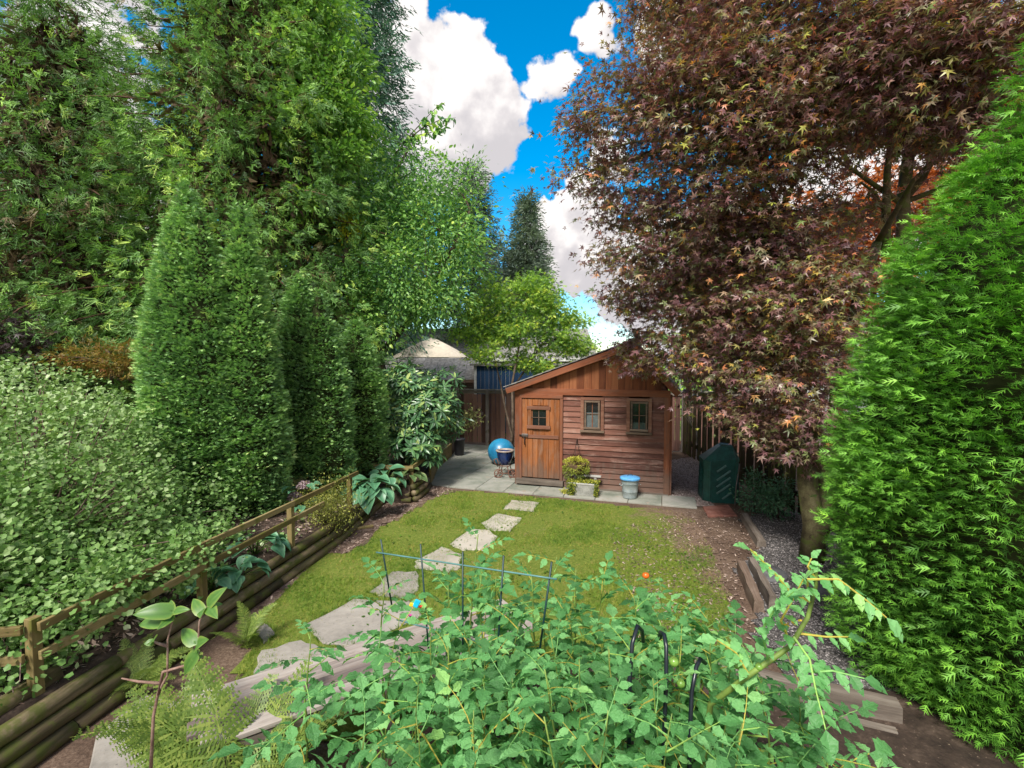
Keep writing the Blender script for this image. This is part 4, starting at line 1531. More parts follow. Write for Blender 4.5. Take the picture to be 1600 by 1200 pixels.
# ------------------------------------------------------------------ wire grid and hoops among the tomatoes
M_wire = plain_mat('green coated wire', (.006, .035, .035), rough=.45)
M_wirel = plain_mat('pale green wire', (.08, .20, .19), rough=.45)
wg = thing('wire_trellis', 'dark green wire grid with four uprights standing in the tomatoes', 'trellis', Q(720, 1100, 2.55) * 1)
wo_ = Vector(wg.location)
ups = [((595, 843), (612, 945), 2.85), ((657, 850), (676, 1100), 2.75), ((723, 862), (723, 1130), 2.65), ((787, 868), (770, 1130), 2.55), ((862, 878), (836, 1070), 2.45)]
for (a, b, d) in ups:
    tube('upright', [Q(*a, d) - wo_, Q(*b, d) - wo_], .0055, M_wire, wg, 6)
for (a, b) in (((588, 863), (870, 905)), ((620, 968), (748, 1003)), ((640, 1080), (832, 1132))):
    pts = []
    for k in range(9):
        px = a[0] + (b[0] - a[0]) * k / 8
        py = a[1] + (b[1] - a[1]) * k / 8
        pts.append(Q(px, py, 2.86 - .41 * (px - 595) / 267 - .012) - wo_)
    tube('crossbar', pts, .005, M_wirel, wg, 6)
M_hoop = plain_mat('black coated tube', (.008, .012, .018), rough=.3)
hoops = [([(983, 1140), (984, 1060), (988, 1005), (996, 978), (1003, 985), (1005, 1002)], 2.0, 'black tube hoop left of the green tomato in the bed'),
         ([(1038, 1140), (1041, 1060), (1041, 1010), (1038, 992), (1032, 988), (1030, 1008)], 2.0, 'black tube hoop right beside the round green tomato'),
         ([(1078, 1145), (1081, 1080), (1088, 1042), (1094, 1030), (1102, 1036)], 1.95, 'short black tube hoop rightmost among the tomato leaves')]
for pts, d, lab in hoops:
    P0 = Q(*pts[0], d)
    o = thing('plant_hoop', lab, 'plant support', (P0.x, P0.y, .06), 0, 'black hoops supporting the tomatoes')
    q = [Vector((P0.x, P0.y + .0, .06))] + [Q(px, py, d + .04 * k) for k, (px, py) in enumerate(pts)]
    tube('hoop', rel(q, o.location), .0095, M_hoop, o, 8)

# ------------------------------------------------------------------ beyond the fence
M_navy = wood_mat('navy cladding', [(.008, .03, .075), (.014, .05, .12), (.03, .08, .17)], axis=2, var=.3)
M_white = plain_mat('white trim', (.62, .62, .60), rough=.6)
M_brownw = wood_mat('brown cladding', [(.12, .07, .05), (.22, .14, .10), (.30, .2, .15)], axis=0)
M_canopy = plain_mat('cream canvas', (.66, .58, .46), rough=.8, var=.08)
bs = thing('navy_outbuilding', 'dark blue board outbuilding with white corner trim behind the fence', 'outbuilding', Q(741, 606, 17.5) * 1)
bs.location.z = 0
bo = Vector(bs.location)
zt = Q(800, 572, 17.5).z
W_ = Q(905, 600, 17.5).x - Q(741, 600, 17.5).x
k = 0
while k * .15 < W_:
    box('cladding_board', (.145, .03, zt), (k * .15 + .16, 0, zt / 2), M_navy, bs)
    k += 1
box('corner_trim', (.09, .06, zt + .02), (.04, 0, zt / 2), M_white, bs)
box('side_wall', (.03, 2.5, zt - .05), (.03, 1.3, zt / 2), M_navy, bs)
box('flat_roof', (W_ + .4, 2.8, .07), (W_ / 2 + .05, 1.25, zt + .05), M_shingle, bs)
ns_ = thing('neighbour_shed', 'low outbuilding with grey shingled roof behind the rhododendron', 'outbuilding', Q(640, 600, 18) * 1)
ns_.location.z = 0
no = Vector(ns_.location)
W_ = Q(740, 600, 18).x - no.x + .05
ze, zr = Q(700, 594, 18).z, Q(700, 561, 20.5).z
x0 = -1.6
rise = math.atan2(zr - ze, 2.5)
for r_ in range(13):
    x = x0
    while x < W_:
        w_ = .30
        box('shingle', (w_ - .01, .27, .02), (x + w_ / 2, -.1 + r_ * .2, ze + (r_ * .2) * math.tan(rise) + .03), M_shingle, ns_, (rise + .05, 0, 0), 0)
        x += w_
box('fascia', (W_ - x0, .03, .12), ((W_ + x0) / 2, -.24, ze - .03), M_brownw, ns_)
for i in range(8):
    box('wall_board', (W_ - x0 - .1, .03, .17), ((W_ + x0) / 2, -.02 - .004 * (i % 2), ze - .16 - i * .175), M_brownw, ns_)
box('gable_wall', (.04, 2.5, ze), (W_ - .04, 1.25, ze / 2), M_brownw, ns_)
# canopy
cx0, cx1 = Q(612, 558, 21), Q(722, 560, 21)
gz = thing('garden_gazebo', 'cream canvas gazebo canopy glimpsed between the trees behind the fence', 'gazebo', ((cx0.x + cx1.x) / 2, 22.5, 0))
ww = (cx1.x - cx0.x) / 2
zb, ztp = cx0.z, Q(668, 527, 22.5).z
V, F = [], []
for j in range(7):
    s = j / 6
    for i in range(7):
        u_ = (i / 6 - .5) * 2
        pz = zb + (ztp - zb) * (1 - max(abs(u_), abs((s - .5) * 2))) ** .8
        V.append((u_ * ww, (s - .5) * 3, pz))
for j in range(6):
    for i in range(6):
        a = j * 7 + i
        F.append((a, a + 1, a + 8, a + 7))
o_ = obj('canopy', mesh('canopy', V, F, True), M_canopy, gz)
for sx in (-1, 1):
    for sy in (-1, 1):
        box('post', (.08, .08, zb), (sx * (ww - .06), sy * 1.42, zb / 2), M_iron, gz)
    box('valance', (.55, .02, .10), (sx * (ww - .30), -1.5, zb - .03), M_canopy, gz)
tube('arch', [(ww - .85, -1.48, zb - .42), (ww - .8, -1.48, zb - .2), (ww - .6, -1.48, zb - .08), (ww - .3, -1.48, zb - .06), (ww - .08, -1.48, zb - .2), (ww - .04, -1.48, zb - .45)], .02, M_iron, gz, 6)
box('front_beam', (2 * ww - .2, .05, .05), (0, -1.42, zb - .05), M_iron, gz)


def house(name, label, loc, w_, d_, ez, rz_, wallm, roofm, win=()):
    h = thing(name, label, 'house', loc)
    V = [(0, 0, 0), (w_, 0, 0), (w_, 0, ez), (0, 0, ez), (0, d_, 0), (w_, d_, 0), (w_, d_, ez), (0, d_, ez), (0, d_ / 2, rz_ - .05), (w_, d_ / 2, rz_ - .05)]
    F = [(0, 1, 2, 3), (5, 4, 7, 6), (4, 0, 3, 8, 7), (1, 5, 6, 9, 2)]
    obj('wall', mesh('wall', V, F), wallm, h)
    a = math.atan2(rz_ - ez, d_ / 2)
    L = math.hypot(rz_ - ez, d_ / 2)
    nr = 14
    for s in (0, 1):
        V, F = [], []
        for k in range(nr):
            s0, s1 = -.35 + (L + .35) * k / nr, -.35 + (L + .35) * (k + 1) / nr
            for (ss, lift) in ((s0, .05), (s1, .03)):
                y = ss * math.cos(a)
                z = ez + ss * math.sin(a) + lift
                V += [(-.3, y if s == 0 else d_ - y, z), (w_ + .3, y if s == 0 else d_ - y, z)]
            b = len(V) - 4
            F.append((b, b + 1, b + 3, b + 2))
            if k:
                F.append((b - 2, b - 1, b + 1, b))
        obj('roof', mesh('roof', V, F), roofm, h)
    box('fascia', (w_ + .6, .03, .18), (w_ / 2, -.33, ez - .08), M_white, h)
    for (x, z, ww_, hh) in win:
        wd_ = box('window', (ww_, .03, hh), (x, -.015, z), M_glass, h)
        for sx in (-1, 1):
            box('frame', (.07, .06, hh + .14), (sx * (ww_ / 2 + .035), 0, 0), M_white, wd_)
        for sz in (-1, 1):
            box('frame', (ww_, .055, .07), (0, 0, sz * (hh / 2 + .035)), M_white, wd_)
    return h


p0 = Q(575, 558, 28)
house('neighbour_house', 'neighbour house with grey purple roof behind the cream gazebo', (p0.x, 28, 0), 13, 8, Q(700, 560, 28).z, Q(700, 514, 32).z, noise_mat('beige siding', [(.3, .27, .23), (.42, .38, .33)], 3), M_shingle, [(9, 1.5, 1.4, 1.0)])
p0 = Q(1150, 558, 24)
house('neighbour_house', 'pale grey neighbour house barely seen through the purple maple', (p0.x, 24, 0), 9, 8, Q(1150, 545, 24).z, Q(1150, 480, 28).z, noise_mat('pale siding', [(.42, .43, .44), (.55, .56, .57)], 3), M_shingle, [(2, 1.6, 1.6, 1.0), (5.5, 1.6, 1.6, 1.0)])

# ------------------------------------------------------------------ foliage materials
L_thujaR = leaf_mat('bright thuja foliage', [(0, (.012, .034, .008)), (.35, (.036, .098, .014)), (.7, (.085, .195, .022)), (.9, (.16, .29, .03)), (1, (.26, .33, .06))], rough=.55, transl=.25, gain=2.7)
L_thujaL = leaf_mat('thuja foliage', [(0, (.015, .030, .014)), (.35, (.040, .078, .030)), (.7, (.085, .140, .045)), (1, (.18, .24, .075))], rough=.6, transl=.2, gain=4.3)
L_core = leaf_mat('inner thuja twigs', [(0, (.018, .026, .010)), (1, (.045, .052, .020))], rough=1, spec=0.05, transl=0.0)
L_dead = leaf_mat('dead cedar foliage', [(0, (.035, .022, .014)), (.5, (.11, .07, .04)), (.8, (.07, .08, .03)), (1, (.20, .14, .085))], rough=.8, transl=.15, spec=.2)
L_crypt = leaf_mat('cryptomeria foliage', [(0, (.030, .028, .012)), (.12, (.085, .062, .028)), (.2, (.022, .045, .014)), (.5, (.055, .115, .028)), (.8, (.12, .21, .045)), (1, (.26, .34, .07))], rough=.55, transl=.25, gain=2.5)
L_fir = leaf_mat('blue green fir', [(0, (.015, .035, .025)), (.5, (.04, .085, .06)), (1, (.10, .17, .11))], rough=.6, transl=.15, gain=2.6)
L_far = leaf_mat('hazy conifer', [(0, (.04, .06, .05)), (.5, (.085, .12, .085)), (1, (.17, .21, .14))], rough=.7, transl=.15, gain=1.8)  # distance haze is put into this grey-green foliage colour
L_cherry = leaf_mat('cherry leaves', [(0, (.020, .05, .018)), (.4, (.05, .115, .03)), (.75, (.11, .20, .045)), (1, (.24, .33, .06))], rough=.4, transl=.3, gain=2.6)
L_slim = leaf_mat('light tree leaves', [(0, (.03, .07, .018)), (.5, (.085, .165, .03)), (1, (.24, .32, .05))], rough=.4, transl=.35, gain=2.4)
L_lime = leaf_mat('lime maple leaves', [(0, (.03, .07, .02)), (.35, (.09, .17, .03)), (.7, (.21, .30, .04)), (.92, (.36, .36, .05)), (1, (.34, .17, .06))], rough=.45, transl=.4, gain=2.0)
L_maple = leaf_mat('purple maple leaves', [(0, (.028, .015, .018)), (.16, (.060, .030, .032)), (.30, (.088, .042, .046)), (.38, (.042, .056, .018)), (.48, (.105, .048, .052)), (.58, (.065, .10, .026)), (.67, (.14, .070, .078)), (.75, (.15, .17, .030)), (.84, (.24, .085, .05)), (.93, (.28, .19, .035)), (1, (.40, .07, .09))], rough=.38, transl=.3, spec=.6, tint=(1.4, 1.0, .65), gain=2.9)
L_orange = leaf_mat('orange maple leaves', [(0, (.05, .02, .012)), (.5, (.22, .07, .025)), (1, (.50, .20, .05))], rough=.5, transl=.4, tint=(1.5, 1.0, .5), gain=1.2)
L_shrub = leaf_mat('grey green shrub leaves', [(0, (.035, .075, .018)), (.35, (.08, .16, .035)), (.65, (.14, .22, .07)), (.85, (.23, .30, .14)), (1, (.38, .44, .28))], rough=.5, transl=.25, gain=1.65)
L_rhodo = leaf_mat('rhododendron leaves', [(0, (.02, .055, .025)), (.45, (.045, .11, .042)), (.8, (.10, .19, .055)), (1, (.26, .30, .09))], rough=.32, transl=.12, spec=.6, gain=1.6)
L_tom = leaf_mat('tomato leaves', [(0, (.04, .13, .035)), (.45, (.10, .29, .085)), (.75, (.19, .42, .15)), (.9, (.27, .50, .14)), (.97, (.36, .50, .10)), (1, (.50, .42, .08))], rough=.5, transl=.3, tint=(1.1, 1.4, .6), objvar=.35, vein=28, gain=1.2)
L_tomstem = leaf_mat('tomato stems', [(0, (.10, .17, .03)), (1, (.20, .28, .06))], transl=.1)
L_hosta = leaf_mat('hosta leaves', [(0, (.03, .085, .045)), (.5, (.06, .16, .085)), (1, (.16, .28, .16))], rough=.4, transl=.15, gain=1.7)
L_hostav = leaf_mat('variegated hosta leaves', [(0, (.04, .10, .04)), (.5, (.12, .2, .07)), (1, (.5, .5, .22))], rough=.4, transl=.2)
L_fern = leaf_mat('fern fronds', [(0, (.08, .14, .022)), (.5, (.17, .26, .045)), (1, (.34, .40, .09))], rough=.5, transl=.35)
L_olive = leaf_mat('olive fern', [(0, (.05, .06, .02)), (.5, (.13, .14, .045)), (1, (.24, .23, .09))], rough=.6, transl=.3, gain=1.6)
L_twig = leaf_mat('near shrub leaves', [(0, (.05, .14, .025)), (.5, (.11, .24, .045)), (1, (.33, .38, .07))], rough=.4, transl=.3)
L_hyd = leaf_mat('dusty pink florets', [(0, (.17, .10, .12)), (.5, (.36, .26, .28)), (1, (.55, .45, .47))], rough=.6, transl=.2)
L_azal = leaf_mat('azalea leaves', [(0, (.015, .04, .02)), (.5, (.035, .09, .045)), (1, (.08, .16, .08))], rough=.45, transl=.15, gain=2.2)


# ------------------------------------------------------------------ thuja columns
def thuja(name, label, base, prof, ntuft, per, size, mat, group=None, lump=.10, tilt=.55, tuft_r=.13, peaks=(), wide=1.6, vb=0.0, tmp_=None):
    tmp_ = tmp_ or T_SPRAY2
    """prof: (height, radius) pairs; dense upswept sprays over a twiggy core.  > trunk, inner_twigs, foliage"""
    root = thing(name, label, 'tree', base, 0, group)
    H_ = prof[-1][0]
    hs, rs = np.array([p[0] for p in prof]), np.array([p[1] for p in prof])
    tube('trunk', [(0, 0, 0), (0, 0, H_ * .5), (0, 0, H_ * .93)], [.10, .06, .012], M_cedarbark, root, 8)
    cols = [(0, 0, 0, 1.0)] + list(peaks)        # dx, dy, dz (height drop), radius factor
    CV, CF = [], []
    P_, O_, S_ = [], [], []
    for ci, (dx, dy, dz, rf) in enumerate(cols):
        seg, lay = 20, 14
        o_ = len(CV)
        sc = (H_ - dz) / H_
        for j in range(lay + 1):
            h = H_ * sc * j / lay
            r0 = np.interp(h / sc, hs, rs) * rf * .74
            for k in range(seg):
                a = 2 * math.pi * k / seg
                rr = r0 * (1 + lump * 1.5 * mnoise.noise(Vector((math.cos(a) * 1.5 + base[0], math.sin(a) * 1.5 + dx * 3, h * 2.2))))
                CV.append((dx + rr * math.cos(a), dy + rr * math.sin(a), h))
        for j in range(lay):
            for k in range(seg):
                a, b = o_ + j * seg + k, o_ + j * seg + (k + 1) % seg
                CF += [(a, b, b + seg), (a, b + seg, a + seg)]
        # tufts over the surface, area-weighted in height
        n_ = int(ntuft * rf * (1 if ci == 0 else .5))
        hh = RNG.random(n_ * 4) * H_ * sc
        keep = RNG.random(n_ * 4) < (np.interp(hh / sc, hs, rs) / rs.max() * .9 + .12)
        hh = hh[keep][:n_]
        n_ = len(hh)
        a = RNG.uniform(0, 2 * np.pi, n_)
        lum = np.array([mnoise.noise(Vector((math.cos(q) * 1.7 + base[0] + dx, math.sin(q) * 1.7, h * 1.6))) for q, h in zip(a, hh)])
        lum2 = np.array([mnoise.noise(Vector((math.cos(q) * 5 + base[0] + dx, math.sin(q) * 5, h * 6))) for q, h in zip(a, hh)])
        far_ = (np.cos(a) * base[0] + np.sin(a) * base[1]) / math.hypot(base[0], base[1]) > .2
        kp = ~far_ | (RNG.random(n_) < .25)
        a, hh, lum, lum2 = a[kp], hh[kp], lum[kp], lum2[kp]
        n_ = len(a)
        rr = np.interp(hh / sc, hs, rs) * rf * (.96 + lump * 1.4 * lum + lump * .9 * lum2) * RNG.uniform(.88, 1.03, n_)
        P_.append(np.stack([dx + rr * np.cos(a), dy + rr * np.sin(a), hh], 1))
        O_.append(np.stack([np.cos(a), np.sin(a), np.full(n_, tilt)], 1))
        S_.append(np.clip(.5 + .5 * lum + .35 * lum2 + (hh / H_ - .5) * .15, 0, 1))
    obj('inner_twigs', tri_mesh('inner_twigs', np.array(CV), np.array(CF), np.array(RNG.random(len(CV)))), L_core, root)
    P_, O_, S_ = np.concatenate(P_), np.concatenate(O_), np.concatenate(S_)
    n_ = len(P_)
    idx = np.repeat(np.arange(n_), per)
    m_ = len(idx)
    tang = unit(np.cross(O_, [0, 0, 1.0]))[idx]
    rad_ = O_[idx] * [1, 1, 0]
    g_ = RNG.normal(size=(m_, 3))
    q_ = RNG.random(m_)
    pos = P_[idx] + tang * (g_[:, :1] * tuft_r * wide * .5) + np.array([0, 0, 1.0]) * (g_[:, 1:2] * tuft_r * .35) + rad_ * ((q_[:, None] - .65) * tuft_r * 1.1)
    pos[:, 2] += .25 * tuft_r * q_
    fw = O_[idx] + tang * g_[:, :1] * .55 + RNG.normal(size=(m_, 3)) * .28
    fw[:, 2] -= .25 * np.abs(g_[:, 0])
    up = RNG.normal(size=(m_, 3)) * .55 + np.array([0, 0, 1.0]) - rad_ * .3
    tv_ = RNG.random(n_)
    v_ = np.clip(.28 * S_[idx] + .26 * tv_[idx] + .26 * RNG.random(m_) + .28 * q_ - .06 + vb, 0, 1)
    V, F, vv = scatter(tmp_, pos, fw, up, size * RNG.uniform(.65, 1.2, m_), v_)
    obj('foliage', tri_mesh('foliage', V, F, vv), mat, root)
    return root


thuja('thuja_tree', 'big bright green thuja filling the right edge of the view', (3.9, 3.5, 0),
      [(0, .82), (.4, .93), (.9, 1.01), (1.7, 1.12), (2.5, 1.14), (3.1, 1.00), (3.5, .80), (3.9, .52), (4.3, .26), (4.7, .08), (4.9, .01)], 1900, 28, .098, L_thujaR, lump=.13, tuft_r=.17, tilt=.35, wide=1.9, tmp_=T_SPRAY,
      peaks=[(-.45, .35, 1.2, .62), (.6, -.3, .2, .8)])
thuja('thuja_tree', 'tallest pointed thuja on the left behind the grey green shrub', (-4.52, 6.8, .5),
      [(0, .52), (1.0, .60), (2.2, .58), (3.0, .46), (3.6, .31), (4.0, .17), (4.3, .06), (4.5, .01)], 1900, 21, .076, L_thujaL, 'row of thuja trees on the left bed', lump=.10, tuft_r=.10, peaks=[(.26, -.1, .32, .7)])
thuja('thuja_tree', 'thuja just right of the tallest one, with a pointed top', (-3.86, 7.0, .4),
      [(0, .50), (1.0, .56), (2.0, .48), (2.8, .36), (3.6, .20), (4.1, .07), (4.4, .01)], 1500, 21, .076, L_thujaL, 'row of thuja trees on the left bed', lump=.10, tuft_r=.10)
thuja('thuja_tree', 'middle thuja of the left row with a rounded double top', (-3.62, 8.3, .4),
      [(0, .68), (1.0, .74), (2.0, .65), (2.6, .42), (3.1, .24), (3.45, .08), (3.65, .01)], 1600, 20, .08, L_thujaL, 'row of thuja trees on the left bed', lump=.10, tuft_r=.105, peaks=[(.36, -.1, .18, .75)])
thuja('thuja_tree', 'shortest thuja at the far end of the left row beside the rhododendron', (-3.0, 9.3, .4),
      [(0, .52), (1.0, .58), (1.8, .50), (2.4, .33), (2.8, .11), (3.0, .01)], 1100, 20, .08, L_thujaL, 'row of thuja trees on the left bed', lump=.10, tuft_r=.105)

# ------------------------------------------------------------------ conifers behind
vis = lambda az, t_: True
conifer('japanese_cedar', 'huge japanese cedar with drooping needled branches and dark trunk, upper left', (-6.1, 11.6, .4), 15.5, 3.9, 230, 10, 17, .29, T_ROPE, L_crypt, M_cedarbark, z0=.06, droop=.30, tuft_r=.5, power=.55, trunk_r=.30, upswing=.18, core=.35, dead=4200, only=lambda az, t_: (t_ < .78 or random.random() < .4) and (not .6 < az < 2.2 or random.random() < .4))
conifer('japanese_cedar', 'second japanese cedar at the far left with lighter hanging branches', (-10.0, 11.0, .4), 10.5, 4.0, 120, 9, 14, .34, T_ROPE, L_crypt, M_cedarbark, z0=.05, droop=.32, tuft_r=.6, power=.6, trunk_r=.26, upswing=.18, core=.35, dead=2400)
conifer('weeping_fir', 'tall blue green fir with weeping twigs left of the big cloud', (-6.4, 21.5, 0), 24, 2.7, 130, 9, 16, .55, T_WEEP, L_fir, M_barkd, z0=.1, droop=.8, tuft_r=.6, power=.5, trunk_r=.35)
conifer('tall_spruce', 'hazy tall spruce behind the cherry, left of the blue gap', (-2.5, 31, 0), 14.9, 2.5, 110, 8, 15, .55, T_WEEP, L_far, M_bark, z0=.12, droop=.35, tuft_r=.6, power=.45, trunk_r=.3)
conifer('tall_spruce', 'pointed grey green spruce alone in the sky gap', (1.0, 33, 0), 13.6, 3.1, 150, 10, 17, .6, T_WEEP, L_far, M_bark, z0=.05, droop=.30, tuft_r=.5, power=.8, trunk_r=.3)
conifer('tall_spruce', 'lower grey green spruce filling in beneath the pointed one', (-.6, 37, 0), 11.5, 3.4, 60, 8, 11, 1.0, T_WEEP, L_far, M_bark, z0=.05, droop=.30, tuft_r=.9, power=.6, trunk_r=.3)
conifer('dark_spruce', 'dark thin conifer against the sky at the far left corner', (-20.5, 20, 0), 14.5, 2.6, 60, 8, 10, .8, T_WEEP, L_fir, M_barkd, z0=.1, droop=.3, tuft_r=.7, power=.6, trunk_r=.3)

# ------------------------------------------------------------------ broadleaf trees


def Bq(px, py, d, rx, ry=None, rz=None, w_=1.0):
    p = Q(px, py, d)
    ry = ry or rx
    return (p.x, p.y, p.z, rx, ry, rz or rx * .8, w_)


def tr(pts, r0, r1):
    n_ = len(pts)
    return ([Vector(p) for p in pts], [r0 + (r1 - r0) * i / (n_ - 1) for i in range(n_)])


base = (-2.95, 12.6, .3)
broadleaf('cherry_tree', 'spreading green cherry tree with slanting branches in the middle background', base,
          [tr([base, Q(590, 560, 12.6), Q(640, 500, 12.5), Q(690, 425, 12.3), Q(735, 330, 12.2)], .14, .03),
           tr([base, Q(560, 480, 12.4), Q(540, 420, 12.2), Q(546, 360, 12.1), Q(560, 290, 12)], .13, .05),
           tr([base, Q(575, 470, 12.9), Q(560, 400, 12.9), Q(600, 300, 13.1), Q(640, 230, 13)], .10, .03)],
          [Bq(650, 290, 12.6, 1.25), Bq(585, 330, 12.3, 1.1), Bq(690, 370, 12.2, 1.15), Bq(620, 440, 12, 1.3), Bq(690, 460, 12, .9), Bq(540, 440, 11.8, .9),
           Bq(585, 500, 11.6, .75), Bq(655, 495, 11.9, .5), Bq(500, 330, 12, .9), Bq(730, 410, 12.3, .55, w_=.8), Bq(560, 230, 12.4, .8), Bq(725, 280, 12.8, .6, w_=.6)],
          900, 34, .40, .115, [T_LEAF, T_SLIM], L_cherry, M_bark, limbs=16, twigs=120, flat=.7, vmix=.55)
# the sprig that reaches out over the cloud
spg = thing('cherry_shoot', 'long arching leafy shoot of the cherry reaching across the cloud', 'branch', Q(610, 250, 12.5) * 1)
so = Vector(spg.location)
for pts in ([(610, 250), (640, 212), (665, 185), (690, 160)], [(628, 226), (660, 200), (690, 186), (712, 184)], [(640, 214), (670, 208), (695, 200)]):
    wp = [Q(a, b, 12.4) for a, b in pts]
    tube('stem', rel(wp, so), [.02 - .016 * k / (len(wp) - 1) for k in range(len(wp))], M_bark, spg, 5)
    n = 46
    s = RNG.random(n) * .9 + .1
    s3 = s * (len(wp) - 1)
    k = np.clip(s3.astype(int), 0, len(wp) - 2)
    W3 = np.array([list(p) for p in wp])
    pos = W3[k] + (W3[k + 1] - W3[k]) * (s3 - k)[:, None] - np.array(so)
    V, F, vv = scatter(T_LEAF, pos, RNG.normal(size=(n, 3)) * .5 + [0.2, -.2, -.6], RNG.normal(size=(n, 3)) + [0, 0, .5], RNG.uniform(.12, .24, n), RNG.random(n))
    obj('leaves', tri_mesh('leaves', V, F, vv), L_cherry, spg)

base = (-4.7, 11.4, .4)
broadleaf('slender_tree', 'slender light green tree with a thin straight trunk in front of the fir', base,
          [tr([base, Q(470, 420, 11.3), Q(482, 240, 11.2), Q(484, 150, 11.2), Q(482, 60, 11.2), Q(478, -60, 11.2)], .10, .03)],
          [Bq(480, 100, 11.0, .75), Bq(510, 170, 11, .75), Bq(450, 200, 10.8, .6), Bq(540, 110, 11.3, .6), Bq(500, 20, 11.2, .9), Bq(530, 250, 11.1, .6), Bq(560, 190, 11.4, .4), Bq(480, 310, 10.8, .6, w_=.6)],
          300, 34, .40, .13, [T_LEAF], L_slim, M_bark, limbs=14, twigs=40, limb_r=.018, flat=.6, shell=.3)
yb = Q(545, 355, 11.6)
n = 900
V, F, vv = scatter(T_LEAFS, RNG.normal(size=(n, 3)) * [.13, .13, .24], RNG.normal(size=(n, 3)) + [0, 0, .6], RNG.normal(size=(n, 3)) + [0, -.3, 1], RNG.uniform(.05, .10, n), .72 + .28 * RNG.random(n))
o = thing('sprouting_stub', 'cut cherry stub with a tuft of bright yellow new leaves', 'branch', yb)
obj('leaves', tri_mesh('leaves', V, F, vv), leaf_mat('yellow new leaves', [(0, (.1, .18, .02)), (1, (.62, .60, .04))], transl=.4), o)
tube('stub', rel([Q(538, 460, 11.6), Q(541, 400, 11.6), Q(546, 350, 11.6)], yb), [.10, .085, .07], M_bark, o, 8, True, .3)

base = (-.10, 12.4, 0)
broadleaf('green_maple', 'small yellow green maple with thin pale stems left of and behind the shed', base,
          [tr([base, Q(800, 680, 12.5), Q(790, 640, 12.7), Q(782, 600, 13), Q(768, 540, 13.3)], .045, .015),
           tr([Vector(base) + Vector((.12, .05, 0)), Q(801, 640, 12.7), Q(800, 600, 12.9), Q(815, 520, 13.4), Q(825, 470, 13.5)], .045, .015),
           tr([Vector(base) + Vector((.05, .1, 0)), Q(806, 600, 13.2), Q(845, 540, 13.8), Q(868, 500, 14)], .04, .012)],
          [Bq(760, 480, 13.4, .75, rz=.5), Bq(815, 460, 13.5, .7, rz=.5), Bq(860, 480, 13.8, .7, rz=.5), Bq(800, 520, 13.3, .9, rz=.5), Bq(870, 530, 14, .9, rz=.45), Bq(760, 555, 12.9, .45, rz=.25), Bq(905, 545, 14.2, .6, rz=.4), Bq(830, 565, 13.6, .7, rz=.3), Bq(740, 520, 13.2, .5, rz=.4), Bq(850, 575, 13.8, .7, rz=.22), Bq(770, 445, 13.6, .4), Bq(840, 440, 13.8, .45), Bq(890, 500, 14.2, .5, rz=.3)],
          520, 30, .34, .10, T_STAR + [T_LEAF], L_lime, M_bark, limbs=10, twigs=70, limb_r=.016, flat=.45, shell=.25)

# purple maple
base = (3.92, 6.2, 0)
mp = broadleaf('purple_maple', 'large purple leaved maple with forked mossy trunk over the right of the garden', base,
               [tr([base, Vector((3.95, 6.22, .45)), Q(1262, 760, 6.3), Q(1258, 680, 6.5), Q(1240, 560, 6.7), Q(1200, 430, 6.8), Q(1175, 300, 6.8)], .15, .06),
                tr([Vector((3.98, 6.2, .35)), Q(1290, 790, 6.3), Q(1296, 730, 6.3), Q(1310, 600, 6.4), Q(1340, 470, 6.6), Q(1370, 380, 6.8)], .13, .06),
                tr([Q(1200, 430, 6.8), Q(1220, 330, 6.6), Q(1180, 240, 6.4), Q(1120, 160, 6.3)], .05, .02)],
               [Bq(960, 190, 7.0, .75), Bq(935, 290, 7.2, .45, w_=.9), Bq(1010, 300, 7.2, .85), Bq(1050, 130, 6.8, .9), Bq(1150, 200, 6.4, 1.2), Bq(1120, 350, 6.9, 1.1), Bq(1030, 400, 7.3, .8, w_=.9),
                Bq(1200, 90, 6.2, 1.2), Bq(1250, 230, 6.0, .75), Bq(1350, 110, 5.6, 1.1), Bq(1480, 90, 5.2, 1.2), Bq(1570, 60, 4.8, .9), Bq(1230, 400, 6.6, .85), Bq(1180, 480, 6.8, .9), Bq(1090, 500, 7.2, .75),
                Bq(1280, 470, 6.1, .7), Bq(1230, 560, 6.3, .75), Bq(1150, 570, 6.9, .65, rz=.45), Bq(1080, 575, 7.6, .5, rz=.3), Bq(1020, 560, 7.8, .38, rz=.22), Bq(1240, 640, 6.1, .45, rz=.3), Bq(1180, 650, 6.5, .5, rz=.25),
                Bq(1100, 645, 7.0, .28, rz=.12), Bq(1320, 420, 6.0, .45), Bq(1060, 0, 7.2, .9), Bq(1150, -40, 6.6, 1.3, w_=.7), Bq(1400, -40, 5.8, 1.3, w_=.7), Bq(1200, 675, 6.5, .36, rz=.20, w_=1.1), Bq(1245, 700, 6.1, .35, rz=.25, w_=1.3), Bq(985, 572, 8.4, .36, rz=.20, w_=1.2), Bq(1000, 530, 8.2, .4, rz=.25), Bq(985, 470, 7.8, .5, rz=.35, w_=.8), Bq(1500, 200, 5.2, .5, w_=.6), Bq(905, 200, 7.2, .28, w_=.5), Bq(880, 270, 7.3, .25, w_=.6), Bq(930, 395, 7.5, .3, w_=.6)],
               2650, 29, .33, .088, T_PALM[:1] + T_STAR, L_maple, M_barkm, limbs=44, twigs=300, limb_r=.042, flat=.38, shell=.3, vmix=.45, droop=.3)
base = (6.2, 7.9, 0)
